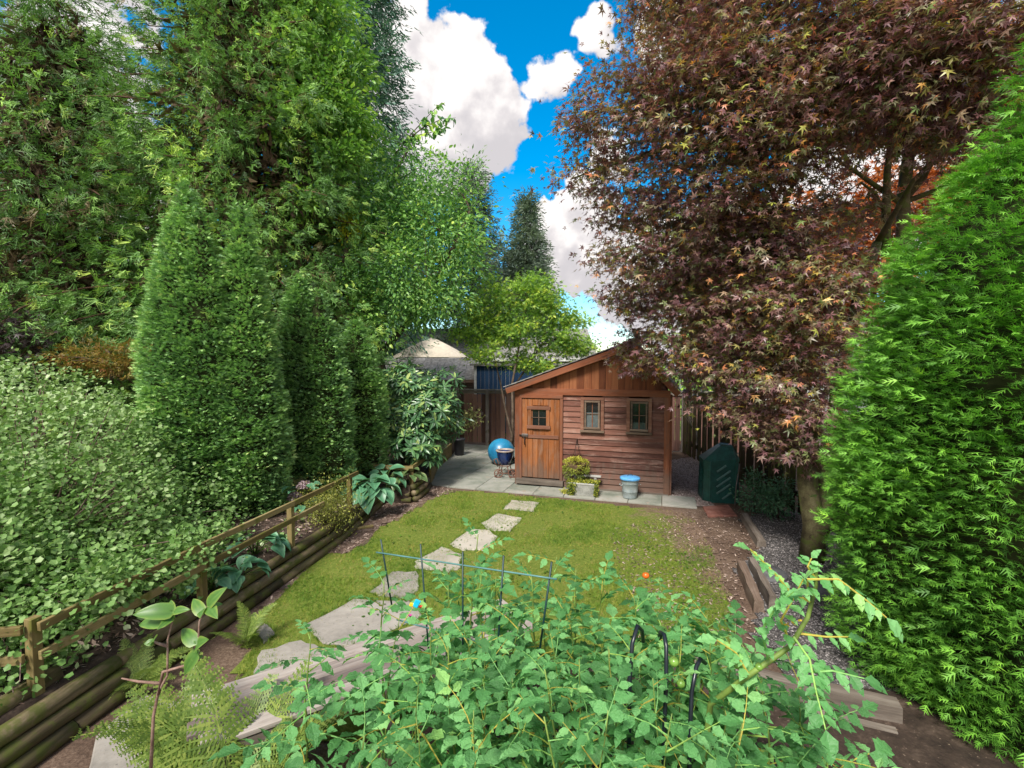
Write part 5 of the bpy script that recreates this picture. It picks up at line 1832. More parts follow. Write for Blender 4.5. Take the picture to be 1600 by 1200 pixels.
broadleaf('branching_maple', 'grey stemmed maple with fan of bare lower branches beyond the right thuja', base,
          [tr([base, Q(1412, 380, 7.8), Q(1411, 310, 7.8), Q(1418, 250, 7.8), Q(1432, 190, 7.7), Q(1440, 90, 7.6)], .13, .04),
           tr([Q(1385, 400, 7.6), Q(1385, 330, 7.6), Q(1386, 270, 7.6), Q(1392, 220, 7.5), Q(1400, 150, 7.4)], .07, .03),
           tr([Q(1405, 315, 7.8), Q(1375, 295, 7.7), Q(1340, 270, 7.6), Q(1300, 245, 7.5)], .05, .02),
           tr([Q(1412, 312, 7.8), Q(1440, 280, 7.8), Q(1460, 240, 7.7), Q(1490, 190, 7.6)], .07, .03),
           tr([Q(1412, 316, 7.8), Q(1455, 300, 7.7), Q(1500, 280, 7.6), Q(1540, 262, 7.5)], .045, .02),
           tr([Q(1385, 335, 7.6), Q(1366, 300, 7.6), Q(1345, 285, 7.5)], .03, .015),
           tr([Q(1520, 290, 7.2), Q(1535, 210, 7.2), Q(1540, 120, 7.1), Q(1530, 40, 7.0)], .08, .04)],
          [Bq(1420, 150, 7.6, 1.1), Bq(1520, 160, 7.3, .9), Bq(1360, 170, 7.6, .8), Bq(1580, 220, 7, .7), Bq(1320, 330, 7.8, .5, w_=.6), Bq(1470, 340, 7.8, .4, w_=.5), Bq(1300, 260, 7.8, .5, w_=.6)],
          420, 22, .34, .12, T_STAR, L_maple, M_barkm, limbs=14, twigs=60, limb_r=.025, flat=.38, shell=.3, vmix=.5)
base = (9.5, 12.5, 0)
broadleaf('orange_maple', 'orange leaved tree glowing behind the purple maple', base,
          [tr([base, (9.4, 12.5, 2.5), (9.2, 12.4, 4.5)], .14, .06)],
          [Bq(1310, 350, 12, 1.5), Bq(1400, 330, 12.5, 1.5), Bq(1500, 300, 12.5, 1.6), Bq(1240, 420, 12, 1.4), Bq(1330, 440, 12, 1.5)],
          330, 20, .5, .2, T_STAR, L_orange, M_bark, limbs=8, twigs=30, flat=.5, shell=.2)
base = (5.3, 9.6, 0)
broadleaf('fence_tree', 'dark leaved tree with mossy upright trunk against the right fence', base,
          [tr([base, Q(1186, 640, 9.5), Q(1188, 560, 9.4), Q(1184, 450, 9.2), Q(1170, 330, 9)], .13, .05)],
          [Bq(1200, 520, 9.2, 1.1), Bq(1120, 480, 9.4, 1.0), Bq(1150, 400, 9, 1.2), Bq(1060, 450, 9.6, .8), Bq(1230, 600, 9, .9, rz=.6), Bq(1120, 600, 9.6, .7, rz=.35)],
          420, 20, .42, .15, T_STAR, L_maple, M_barkm, limbs=10, twigs=50, flat=.45, shell=.2, vmix=.5)

# ------------------------------------------------------------------ shrubs of the left bed
base = (-5.6, 5.0, .4)
blobs = [(-6.3, 6.0, 1.35, 1.5, 1.3, 1.25, 1), (-5.2, 5.2, 1.25, 1.3, 1.2, 1.05, 1.2), (-4.4, 4.8, .95, .9, 1.0, .8, 1.2), (-5.3, 3.8, 1.05, 1.3, 1.0, .85, 1.2), (-4.3, 3.7, .75, .7, .9, .5, 1.1),
         (-7.5, 5.0, 1.5, 1.4, 1.4, 1.2, 1), (-4.0, 5.6, .75, .55, .8, .55, 1), (-3.85, 4.4, .62, .45, .9, .38, 1), (-6.2, 2.9, .9, 1.2, .8, .7, .8), (-4.1, 3.1, .66, .5, .7, .34, .9), (-3.55, 3.75, .74, .42, .7, .26, 1.2), (-3.3, 4.7, .66, .35, .7, .26, 1.1), (-3.5, 3.1, .6, .3, .5, .2, 1), (-3.2, 3.8, .86, .20, .5, .13, 2.0), (-3.02, 4.6, .84, .18, .45, .12, 2.0)]
root = thing('leafy_shrub', 'wide rounded shrub of small grey green leaves spilling over the low fence, left', 'shrub', base)
c, o_ = cloud_points(blobs, 3900, .76)
paths = []
for i in RNG.choice(len(c), 420, replace=False):
    cc = Vector(c[i])
    cc = Vector(base) + (cc - Vector(base)) * random.uniform(.95, 1.07)
    s = Vector((base[0] + (cc.x - base[0]) * .45 + random.uniform(-.3, .3), base[1] + (cc.y - base[1]) * .45, .35))
    paths.append((rel(limb_path(s, cc, .12, 5, .12), base), [.014, .011, .008, .006, .003]))
tagp(tubes('twigs', paths, noise_mat('shrub twig', [(.07, .045, .035), (.17, .11, .09), (.28, .2, .17)], 20), root, 4), kind='stuff')
k = c[:, 2] > .3
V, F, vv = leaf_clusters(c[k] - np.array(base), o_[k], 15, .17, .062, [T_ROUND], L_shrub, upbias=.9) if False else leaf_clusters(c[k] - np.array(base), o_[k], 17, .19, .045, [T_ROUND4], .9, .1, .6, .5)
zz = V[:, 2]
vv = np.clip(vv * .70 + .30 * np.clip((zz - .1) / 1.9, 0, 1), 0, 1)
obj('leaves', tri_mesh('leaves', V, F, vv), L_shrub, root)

# purple-brown and yellow underplanting behind the shrub
base = (-8.2, 9.0, .6)
broadleaf('purple_shrub', 'dusky purple leaved shrub in the shade at the left edge', base, [tr([base, (-8.2, 9, 1.4), (-8.1, 9, 2.2)], .05, .02)],
          [(-9.3, 8.6, 3.0, .9, .8, .5, 1), (-8.6, 8.4, 3.1, .5, .5, .3, 1)], 80, 24, 0.35, .10, T_STAR, leaf_mat('dusky leaves', [(0, (.03, .02, .022)), (1, (.13, .09, .09))]), M_bark, limbs=6, twigs=20, cat='shrub')

# rhododendron: whorls of leathery leaves
def whorl_mesh(seed, nl=9, L=.14):
    rr = np.random.default_rng(seed)
    a = np.arange(nl) * 2.39996 + rr.uniform(-.2, .2, nl)
    el = rr.uniform(-.5, .45, nl)
    fw = np.stack([np.cos(a) * np.cos(el), np.sin(a) * np.cos(el), np.sin(el)], 1)
    up = np.stack([-np.cos(a) * .2, -np.sin(a) * .2, np.ones(nl)], 1)
    lv = (np.array([(0, 0, 0), (-.13, .35, .03), (.13, .35, .03), (0, .45, -.02), (-.14, .68, .0), (.14, .68, .0), (0, 1, -.12)], float),
          np.array([(0, 3, 1), (0, 2, 3), (1, 3, 4), (3, 2, 5), (4, 3, 6), (3, 5, 6)]))
    V, F, vv = scatter(lv, fw * .012, fw, up, L * rr.uniform(.8, 1.15, nl), np.clip(rr.random(nl) * .5 + .35 * (el > .2) + .1, 0, 1))
    return tri_mesh('leaf_whorl', V, F, vv)


whorls = [whorl_mesh(i) for i in range(6)]
for w__ in whorls:
    w__.materials.append(L_rhodo)


def rhodo(label, base, blobs, n_, sc, group=None):
    root = thing('rhododendron', label, 'shrub', base, 0, group)
    c, o_ = cloud_points(blobs, n_ + 260, .8)
    paths = []
    for i in range(0, len(c), 5):
        cc = Vector(c[i])
        s = Vector((base[0] + random.uniform(-.2, .2), base[1] + random.uniform(-.2, .2), base[2] + .1))
        paths.append((rel(limb_path(s, cc, .1, 5), base), [.022, .018, .013, .009, .005]))
    tagp(tubes('branches', paths, M_bark, root, 4), kind='stuff')
    order = np.argsort(-(-o_[:, 1] + .4 * o_[:, 2] - .3 * (c[:, 1] - base[1])))
    for j, i in enumerate(order[:n_]):
        d = Vector(o_[i]) + Vector((0, 0, .9)) + Vector((random.uniform(-.4, .4), random.uniform(-.4, .4), 0))
        q = d.to_track_quat('Z', 'Y').to_matrix() @ Matrix.Rotation(random.uniform(0, 6.28), 3, 'Z')
        s = sc * random.uniform(.8, 1.25)
        obj('leaf_whorl', whorls[j % 6], None, root, Vector(c[i]) - Vector(base), q.to_euler(), (s, s, s))
    rest = order[n_:]
    if len(rest):
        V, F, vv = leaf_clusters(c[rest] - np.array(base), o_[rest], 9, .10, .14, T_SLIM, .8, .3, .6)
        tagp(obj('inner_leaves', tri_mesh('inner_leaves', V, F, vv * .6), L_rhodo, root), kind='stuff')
    return root


rhodo('dense rhododendron with leathery leaves above the log planter', (-2.15, 10.3, .3),
      [Bq(640, 600, 10.6, .55, rz=.42), Bq(672, 640, 10.2, .62, rz=.42), Bq(630, 650, 10.2, .52, rz=.4), Bq(650, 690, 9.8, .55, rz=.3), Bq(690, 600, 11, .42, rz=.35), Bq(620, 590, 10.8, .32, rz=.3), Bq(700, 660, 10.6, .40, rz=.32), Bq(668, 712, 9.7, .32, rz=.14)], 290, 1.2)

# ------------------------------------------------------------------ hostas, ferns, hydrangea
def hosta_mesh(seed, cup=.12):
    rr = random.Random(seed)
    V, F, vv = [], [], []
    NU, NVv = 6, 8
    for j in range(NVv + 1):
        t_ = j / NVv
        w_ = .42 * math.sin(math.pi * min(1, t_ ** .62)) ** .8 + .0
        if j == NVv:
            w_ = 0.01
        for i in range(NU + 1):
            u_ = i / NU * 2 - 1
            y = t_ - .10 * (1 - abs(u_)) * 0 - (.10 * abs(u_) if t_ < .3 else 0)
            z = cup * abs(u_) ** 1.3 * math.sin(math.pi * t_) * .8 - .30 * t_ * t_ + .012 * math.cos(u_ * 11)
            V.append((u_ * w_, y, z))
            vv.append(min(1, max(0, .35 + .35 * abs(u_) ** 3 + rr.uniform(-.1, .1) + .1 * math.cos(u_ * 11))))
    for j in range(NVv):
        for i in range(NU):
            a = j * (NU + 1) + i
            F += [(a, a + 1, a + NU + 2), (a, a + NU + 2, a + NU + 1)]
    return tri_mesh('leaf', np.array(V), np.array(F), np.array(vv), True)


hm = [hosta_mesh(i, .10 + .06 * i) for i in range(4)]
for x_ in hm:
    x_.materials.append(L_hosta)
hmv = [hosta_mesh(10 + i) for i in range(2)]
for x_ in hmv:
    x_.materials.append(L_hostav)


def hosta(label, base, nl, size, spread, meshes=hm, droop=-.15, aim=None, group='hostas in the left bed'):
    root = thing('hosta', label, 'plant', base, 0, group)
    for i in range(nl):
        a = i * 2.39996 + random.uniform(-.3, .3)
        if aim is not None:
            a = aim + random.uniform(-1.5, 1.5)
        t_ = (i + .5) / nl
        r_ = spread * (.25 + .75 * t_)
        h = size * (1.5 - .9 * t_) * .9
        p = Vector((math.cos(a) * r_, math.sin(a) * r_, h))
        tube('stem', [(0, 0, 0), (p.x * .5, p.y * .5, h * .75), p], [.006, .005, .004], L_tomstem, root, 4)
        el = .5 - 1.1 * t_ + droop
        f = Vector((math.cos(a) * math.cos(el), math.sin(a) * math.cos(el), math.sin(el)))
        x = f.cross(Vector((0, 0, 1))).normalized()
        z = x.cross(f)
        M = Matrix((x, f, z)).transposed()
        s = size * random.uniform(.75, 1.15)
        obj('leaf', meshes[i % len(meshes)], None, root, p, (M @ Matrix.Rotation(random.uniform(-.4, .4), 3, 'Y')).to_euler(), (s, s, s))
    return root


def onbed(px, py, dz=0.0):
    """bed-surface point seen at px, py"""
    z = .4
    for _ in range(6):
        p = P(px, py, z)
        z = bed_z(p.x, p.y) + dz
    return P(px, py, z)


hosta('big blue green hosta hanging over the logs beside the planter', onbed(580, 778), 22, .27, .38, aim=-1.2)
hosta('blue green hosta behind the largest one near the thuja foot', onbed(604, 758), 14, .24, .30)
hosta('hosta clump draped over the logs near the second railing post', onbed(372, 905), 14, .15, .25, aim=-.9)
hosta('lower hosta with narrow leaves under the railing', onbed(398, 868), 14, .20, .30, aim=-.5)
hosta('variegated cream edged hosta in the log planter corner', Vector((-1.98, 9.05, .32)), 13, .20, .34, hmv, aim=-1.1)
hosta('small hosta between shrub and logs behind the near railing', onbed(330, 925), 9, .17, .2)


def frond_mesh(seed, n_=26, curve=.35):
    rr = random.Random(seed)
    ks, rach = [], []
    for i in range(n_ * 2):
        pass
    pts = [(0, i / 20, curve * math.sin(i / 20 * 1.9) * .6 - curve * (i / 20) ** 2 * .6) for i in range(21)]

    def at(s):
        k = min(19, int(s * 20))
        f = s * 20 - k
        return np.array(pts[k]) * (1 - f) + np.array(pts[k + 1]) * f
    for i in range(n_):
        s = .14 + .85 * (i / n_)
        L = .27 * math.sin(math.pi * (.12 + .88 * (1 - (s - .14) / .86) * .62)) * rr.uniform(.85, 1.1) * (1 - s * .55)
        b = at(s)
        for sd_ in (-1, 1):
            an = R(68 + rr.uniform(-8, 8))
            d = np.array([sd_ * math.sin(an), math.cos(an), -.15 + rr.uniform(-.1, .1)])
            nn = np.cross(d, [0, 0, 1])
            tip = b + d * L
            ks.append(kite(b, tip, .010, (0, 0, 1), at=.3))
            m_ = max(3, int(L / .021))
            for q in range(m_):
                c0 = b + d * L * (q + .4) / m_
                l2 = .040 * (1 - .75 * q / m_) * (L / .2 + .2)
                for s2 in (-1, 1):
                    e = c0 + np.array([d[1] * s2, -d[0] * s2, 0]) * l2 + d * l2 * .45
                    ks.append(kite(c0, e, .0062, (0, 0, 1), at=.5))
    for i in range(0, 20, 2):
        ks.append(kite(pts[i], pts[i + 2], .007, (0, 0, 1), at=.1))
    tv, tf = tmpl(ks)
    vv = np.repeat(np.array([rr.random() for _ in ks]), 4)
    return tri_mesh('frond', tv, tf, vv * .8 + .1)


fm = [frond_mesh(i, 26, .3 + .12 * i) for i in range(4)]
fmo = [x_.copy() for x_ in fm[:2]]
for x_ in fm:
    x_.materials.append(L_fern)
for x_ in fmo:
    x_.materials.append(L_olive)


def fern(label, base, n_, L, meshes=fm, az=None, el=(.5, 1.1), group=None):
    root = thing('fern', label, 'fern', base, 0, group)
    for i in range(n_):
        a = (i * 2.39996 if az is None else random.uniform(*az)) + random.uniform(-.2, .2)
        e = random.uniform(*el)
        f = Vector((math.cos(a) * math.cos(e), math.sin(a) * math.cos(e), math.sin(e)))
        x = f.cross(Vector((0, 0, 1))).normalized()
        z = x.cross(f)
        M = Matrix((x, f, z)).transposed()
        s = L * random.uniform(.75, 1.15)
        obj('frond', meshes[i % len(meshes)], None, root, (0, 0, 0), (M @ Matrix.Rotation(random.uniform(-.35, .35), 3, 'Y')).to_euler(), (s, s, s))
    return root


fern('yellow green fern in front of the bench at lower left', (-1.52, 2.55, .0), 9, .95, az=(.6, 3.6), el=(.35, 1.0))
fern('small fern on the concrete beside the near log wall', P(215, 1075, .05), 7, .38, el=(.2, .8))
fern('fern beside the small square stone', P(385, 1010, .02), 9, .36, el=(.3, 1.0))
fern('fern drooping over the left end of the bench', (-1.85, 2.75, .0), 10, .75, az=(1.2, 4.0), el=(.5, 1.1))
fern('olive brown fern behind the railing left of the large hosta', onbed(500, 765), 14, .62, fmo, el=(.4, 1.2))
fern('tall olive fern under the shortest thuja', onbed(545, 750), 12, .60, fmo, el=(.5, 1.2))
fern('thin olive fern between hydrangea and middle thuja', onbed(470, 790), 10, .5, fmo, el=(.5, 1.2))

# wiry golden heather on the log edge
hp = onbed(508, 822)
n = 5200
c = RNG.normal(size=(n, 3)) * [.17, .20, .17] + [0.03, .1, .26]
V, F, vv = scatter([T_SLIM, T_LEAFS], c, RNG.normal(size=(n, 3)) + [0, 0, .5], RNG.normal(size=(n, 3)), RNG.uniform(.015, .04, n), RNG.random(n))
o = thing('golden_shrublet', 'wiry golden green shrublet growing over the logs behind the second post', 'plant', hp)
obj('leaves', tri_mesh('leaves', V, F, vv), leaf_mat('golden wiry leaves', [(0, (.10, .12, .02)), (.5, (.26, .28, .05)), (1, (.48, .48, .12))], transl=.3), o)
paths = [(limb_path((0, 0, 0), Vector((random.gauss(0, .17), random.gauss(.1, .2), random.uniform(.2, .45))), .1, 4), [.004, .003, .002, .001]) for _ in range(50)]
tagp(tubes('twigs', paths, M_bark, o, 4), kind='stuff')

# litter, ivy and small weeds on the bed behind the railing
n = 9000
lx, ly = RNG.uniform(-4.6, -2.4, n), RNG.uniform(2.4, 8.6, n)
lz = np.array([bed_z(x, y) for x, y in zip(lx, ly)]) + .025
k = lx < np.array([edge_x(y) for y in ly]) - .16
LT = tmpl([kite((-.5, 0, 0), (.5, .1, .08), .16)])
V, F, vv = scatter(LT, np.stack([lx, ly, lz], 1)[k], RNG.normal(size=(k.sum(), 3)) * [1, 1, .3], RNG.normal(size=(k.sum(), 3)) * .4 + [0, 0, 1], RNG.uniform(.02, .09, k.sum()), RNG.random(k.sum()))
tagp(obj('bed_litter', tri_mesh('bed_litter', V, F, vv), M_chips), 'dry leaves and twigs covering the soil of the left bed', 'litter', kind='stuff')
n = 2600
cx_, cy_ = RNG.uniform(-4.4, -2.5, 90), RNG.uniform(2.6, 8.4, 90)
i_ = RNG.integers(0, 90, n)
lx, ly = cx_[i_] + RNG.normal(0, .09, n), cy_[i_] + RNG.normal(0, .09, n)
k = lx < np.array([edge_x(y) for y in ly]) - .12
lz = np.array([bed_z(x, y) for x, y in zip(lx, ly)]) + .03 + RNG.random(n) * .10
V, F, vv = scatter([T_LEAF, T_ROUND], np.stack([lx, ly, lz], 1)[k], RNG.normal(size=(k.sum(), 3)), RNG.normal(size=(k.sum(), 3)) * .5 + [0, 0, 1], RNG.uniform(.03, .06, k.sum()), RNG.random(k.sum()))
tagp(obj('bed_ground_cover', tri_mesh('bed_ground_cover', V, F, vv), L_shrub), 'low green seedlings growing along the left bed behind the railing', 'ground cover', kind='stuff')
rb = Q(175, 600, 8.6)
broadleaf('rusty_shrub', 'low shrub of ochre and rusty brown sprays behind the grey green shrub', rb, [tr([rb, rb + Vector((0, 0, .3)), rb + Vector((0, 0, .5))], .03, .01)],
          [Bq(150, 560, 8.6, .55, rz=.25), Bq(200, 562, 8.6, .45, rz=.25)], 90, 16, .25, .14, T_WEEP, leaf_mat('rusty sprays', [(0, (.12, .10, .02)), (.5, (.28, .22, .04)), (1, (.36, .12, .05))], transl=.3), M_bark, limbs=4, twigs=10, cat='shrub')

# hydrangea
hy = onbed(470, 800)
o = thing('hydrangea', 'hydrangea with two faded pink flower heads in front of the thujas', 'plant', hy)
for k, (px, py) in enumerate(((476, 760), (461, 778))):
    p = Q(px, py, hy.y - .05) - hy
    n = 240
    d = rnd_dir(n)
    d[:, 2] = np.abs(d[:, 2]) * .9 - .15
    V, F, vv = scatter(T_ROUND, d * .10, RNG.normal(size=(n, 3)), d + RNG.normal(size=(n, 3)) * .2, RNG.uniform(.02, .032, n), RNG.random(n))
    obj('flower_head', tri_mesh('flower_head', V, F, vv), L_hyd, o, p)
    tube('stem', [(0, 0, 0), p * .6 + Vector((0, .05, 0)), p], .006, L_tomstem, o, 4)
for k in range(16):
    a = k * 2.4
    p = Vector((math.cos(a) * .2, math.sin(a) * .18, random.uniform(.1, .45)))
    s = random.uniform(.10, .15)
    obj('leaf', hm[k % 4], None, o, p, (random.uniform(-.4, .3), random.uniform(-.4, .4), a - 1.57), (s, s, s))

# ------------------------------------------------------------------ azaleas and low shrubs on the right
for lab, px, py, r_ in (('dark green azalea beside the compost bin', 1178, 800, .30), ('small dark azalea against the right fence boards', 1216, 812, .26)):
    p = P(px, py)
    broadleaf('azalea', lab, p, [tr([p, p + Vector((.0, 0, .2)), p + Vector((.03, 0, .4))], .015, .006)],
              [(p.x, p.y, .28, r_, r_, .24, 1), (p.x + .1, p.y + .1, .5, r_ * .7, r_ * .7, .2, .9)], 110, 16, .11, .055, [T_SLIM, T_LEAFS], L_azal, M_bark, limbs=8, twigs=30, limb_r=.01, cat='shrub', flat=.8)
# bare twiggy bush against the back fence
bb = P(1093, 722) + Vector((.1, .4, 0))
o = thing('twiggy_bush', 'fan of bare pale twigs against the back fence right of the shed', 'shrub', bb)
paths = [([(random.uniform(-.03, .03), 0, 0), (random.uniform(-.1, .1), 0, .7), (random.uniform(-.5, .1), random.uniform(-.2, .2), 1.3 + random.uniform(0, .35))], [.008, .006, .003]) for _ in range(26)]
tagp(tubes('twigs', paths, M_fcap, o, 4), kind='stuff')
hpx = Vector((-.75, 14.3, 0))
o = thing('vine_shrub', 'straggly ochre leaved vine hanging on the gate beside the rhododendron', 'shrub', Q(727, 700, 13.3) * 1)
ov = Vector(o.location)
n = 330
pts_ = np.array([Q(735 + RNG.normal() * 9, 652 + RNG.normal() * 9, 13.3 + RNG.normal() * .15) - ov for _ in range(n)])
V, F, vv = scatter([T_LEAFS, T_LEAF], pts_, RNG.normal(size=(n, 3)) + [0, 0, -.6], RNG.normal(size=(n, 3)), RNG.uniform(.05, .10, n), RNG.random(n))
obj('leaves', tri_mesh('leaves', V, F, vv), L_olive, o)
tagp(tubes('twigs', [([(-.1, 0, 0), (0, 0, .5), (.1 + random.uniform(-.1, .2), 0, .95), (.2 + random.uniform(-.1, .25), -.05, .75)], [.006, .005, .003, .002]) for _ in range(8)], M_bark, o, 4), kind='stuff')

# ------------------------------------------------------------------ tomatoes
def leaflet(rr, L, wd):
    wd *= 1.0
    """toothed leaflet with a folded midrib, 10 triangles"""
    V = [(0, 0, 0)]
    prof = [(.18, .55), (.30, .95), (.42, .78), (.55, .88), (.68, .55), (.80, .42)]
    for s in (-1, 1):
        for (y, w_) in prof:
            V.append((s * w_ * wd * rr.uniform(.85, 1.12), y, .10 * w_ * wd * 2 + rr.uniform(-.02, .02) - .18 * y * y))
    V += [(0, .4, -.03), (0, .75, -.10), (0, 1.0, -.22)]
    mid, mid2, tip = 13, 14, 15
    F = []
    for s, o_ in ((-1, 1), (1, 7)):
        ids = [0] + [o_ + i for i in range(6)] + [tip]
        for a, b in zip(ids, ids[1:]):
            c_ = mid if min(a if a else 0, b) < o_ + 4 or a == 0 else mid2
            F.append((a, b, c_) if s > 0 else (b, a, c_))
        F.append((mid, ids[4], mid2) if s > 0 else (ids[4], mid, mid2))
    V = np.array(V, float) * [1, 1, 1]
    return V * L, np.array(F)


def tomleaf_mesh(seed):
    rr = random.Random(seed)
    Vs, Fs, vs = [], [], []
    off = 0

    def add(b, ang, L, roll, pitch):
        nonlocal off
        V, F = leaflet(rr, L, .30)
        M = (Matrix.Rotation(-ang, 3, 'Z') @ Matrix.Rotation(pitch, 3, 'X') @ Matrix.Rotation(roll, 3, 'Y'))
        V = V @ np.array(M).T + np.array(b)
        Vs.append(V)
        Fs.append(F + off)
        off += len(V)
        q = rr.uniform(.15, .75)
        vs.append(np.full(len(V), q))
    cur = rr.uniform(.15, .4)

    def at(s):
        return (0.03 * math.sin(s * 4 + seed), s, -cur * s * s)
    for k in range(3):
        s = .30 + .23 * k
        for sd_ in (-1, 1):
            add(at(s + rr.uniform(-.02, .02)), sd_ * R(rr.uniform(55, 80)), .34 * (1 - .12 * k) * rr.uniform(.85, 1.15), rr.uniform(-.4, .4), rr.uniform(-.5, .1))
            if k < 2 and rr.random() < .8:
                add(at(s + .11), sd_ * R(rr.uniform(60, 90)), .13, rr.uniform(-.4, .4), rr.uniform(-.3, .2))
    add(at(.86), rr.uniform(-.15, .15), .44, rr.uniform(-.3, .3), -.4 * rr.random() - cur)
    # rachis
    tv, tf = tube_arrays([at(s) for s in (0, .3, .6, .9)], [.014, .011, .008, .005], 4, False)
    tv = np.array([list(v) for v in tv])
    tf = np.array([t3 for q in tf for t3 in ((q[0], q[1], q[2]), (q[0], q[2], q[3]))])
    Vs.append(tv)
    Fs.append(tf + off)
    vs.append(np.full(len(tv), .95))
    me = tri_mesh('leaf', np.concatenate(Vs), np.concatenate(Fs), np.concatenate(vs))
    me.materials.append(L_tom)
    return me


tlm = [tomleaf_mesh(i) for i in range(7)]
M_tomg = plain_mat('green tomato', (.16, .30, .05), rough=.25, var=.2)
M_tomo = plain_mat('ripe tomato', (.70, .13, .015), rough=.25, var=.15)
M_yel = plain_mat('yellow tomato flower', (.75, .55, .03), rough=.6)
L_tomstem2 = plain_mat('tomato stem', (.16, .24, .045), rough=.6, var=.3)
tom_n = 0


def tomato(label, paths, leaves_per=9, L=(.22, .36), r0=.009, group='tomato plants in the near bed', spare=1.0, flowers=0):
    """paths: list of stem polylines (world)"""
    b = Vector(paths[0][0])
    root = thing('tomato_plant', label, 'plant', b, 0, group)
    for pi, pth in enumerate(paths):
        pth = [Vector(p) for p in pth]
        n_ = len(pth)
        sub = []
        for i in range(n_ - 1):
            for k in range(4):
                sub.append(pth[i].lerp(pth[i + 1], k / 4) + Vector((random.uniform(-.006, .006), random.uniform(-.006, .006), 0)))
        sub.append(pth[-1])
        rr = r0 * (1 if pi == 0 else .7)
        tube('stem', rel(sub, b), [rr * (1 - .7 * k / (len(sub) - 1)) for k in range(len(sub))], L_tomstem2, root, 7, True)
        cnt = leaves_per
        for i in range(cnt):
            s = .22 + .78 * (i + .5) / cnt
            s = s ** spare
            q = s * (n_ - 1)
            k = min(n_ - 2, int(q))
            p = pth[k].lerp(pth[k + 1], q - k)
            a = i * 2.4 + pi * 1.3 + random.uniform(-.4, .4)
            el = random.uniform(-.1, .75) + .35 * (s > .85)
            f = Vector((math.cos(a) * math.cos(el), math.sin(a) * math.cos(el), math.sin(el)))
            x = f.cross(Vector((0, 0, 1))).normalized()
            z = x.cross(f)
            M = Matrix((x, f, z)).transposed() @ Matrix.Rotation(random.uniform(-.4, .4), 3, 'Y')
            sc = random.uniform(*L) * (1 - .45 * max(0, s - .7) / .3)
            obj('leaf', random.choice(tlm), None, root, p - b, M.to_euler(), (sc, sc, sc))
    return root


def stem(px, py, d, ground=.06, lean=(0, 0)):
    """stem from the bed up to the tip seen at px, py"""
    tip = Q(px, py, d)
    g0 = Vector((tip.x + lean[0], tip.y + lean[1], ground))
    return [g0, g0.lerp(tip, .35) + Vector((random.uniform(-.04, .04), random.uniform(-.04, .04), 0)), g0.lerp(tip, .7) + Vector((random.uniform(-.05, .05), random.uniform(-.05, .05), 0)), tip]


TT = [('tomato plant at the left end with one tall sprig over the lawn', [(600, 905, 2.7), (625, 960, 2.5)]),
      ('low tomato plant over the bench, leftmost of the row', [(485, 990, 2.35)]),
      ('tomato plant inside the left half of the wire grid', [(700, 915, 2.7), (745, 905, 2.7), (672, 960, 2.4)]),
      ('tomato plant with a sprig reaching up past the top wire', [(747, 835, 2.8), (775, 900, 2.6), (725, 985, 2.3)]),
      ('bushy tomato plant in front of the wire grid', [(700, 1010, 2.1), (760, 1010, 2.05), (655, 1040, 2.1)]),
      ('tomato plant at the right upright of the wire grid', [(830, 900, 2.7), (870, 870, 2.75), (815, 960, 2.4)]),
      ('tomato plant with lime green growing tips right of the grid', [(900, 890, 2.8), (945, 905, 2.7), (890, 960, 2.4), (860, 990, 2.2)]),
      ('tomato plant in the middle of the near row', [(850, 1040, 1.95), (905, 1030, 1.95), (800, 1060, 1.9), (950, 1010, 2.05)]),
      ('tomato plant in front of the bare dirt with an orange fruit', [(990, 930, 2.8), (1030, 900, 2.85), (1060, 950, 2.6)]),
      ('tomato plant around the black hoops', [(985, 1010, 2.15), (1060, 1010, 2.15), (1110, 1000, 2.3), (1020, 1060, 1.95)]),
      ('tomato plant before the grey timber with spreading sprigs', [(1105, 960, 2.6), (1150, 985, 2.5), (1080, 985, 2.6)]),
      ('low tomato plant at the right end near the thuja', [(1190, 1060, 2.1), (1250, 1040, 2.2), (1290, 1100, 2.0), (1140, 1090, 1.95)]),
      ('near tomato plant at the bottom edge, left of centre', [(570, 1150, 1.7), (650, 1120, 1.7), (740, 1110, 1.7)]),
      ('near tomato plant at the bottom edge, right of centre', [(850, 1120, 1.65), (950, 1110, 1.65), (1050, 1115, 1.7), (1160, 1130, 1.7)])]
for lab, tips in TT:
    tomato(lab, [stem(px, py, d, lean=(random.uniform(-.15, .15), random.uniform(-.1, .2))) for px, py, d in tips], 15)
# the tall shoot on the right
d = 1.9
main = [Q(1110, 1100, d + .1), Q(1170, 1055, d), Q(1235, 1010, d), Q(1262, 965, d), Q(1275, 915, d), Q(1275, 885, d)]
main = [Vector((main[0].x - .1, main[0].y + .05, .06)), main[0].lerp(Vector((main[0].x - .1, main[0].y, .06)), .3)] + main
b = main[0]
root = thing('tomato_plant', 'tall tomato shoot with thick bent stem and long leaves reaching right', 'plant', b)
sub = []
for i in range(len(main) - 1):
    for k in range(3):
        sub.append(main[i].lerp(main[i + 1], k / 3))
sub.append(main[-1])
tube('stem', rel(sub, b), [.014 * (1 - .55 * k / (len(sub) - 1)) for k in range(len(sub))], L_tomstem2, root, 9, True, .1)


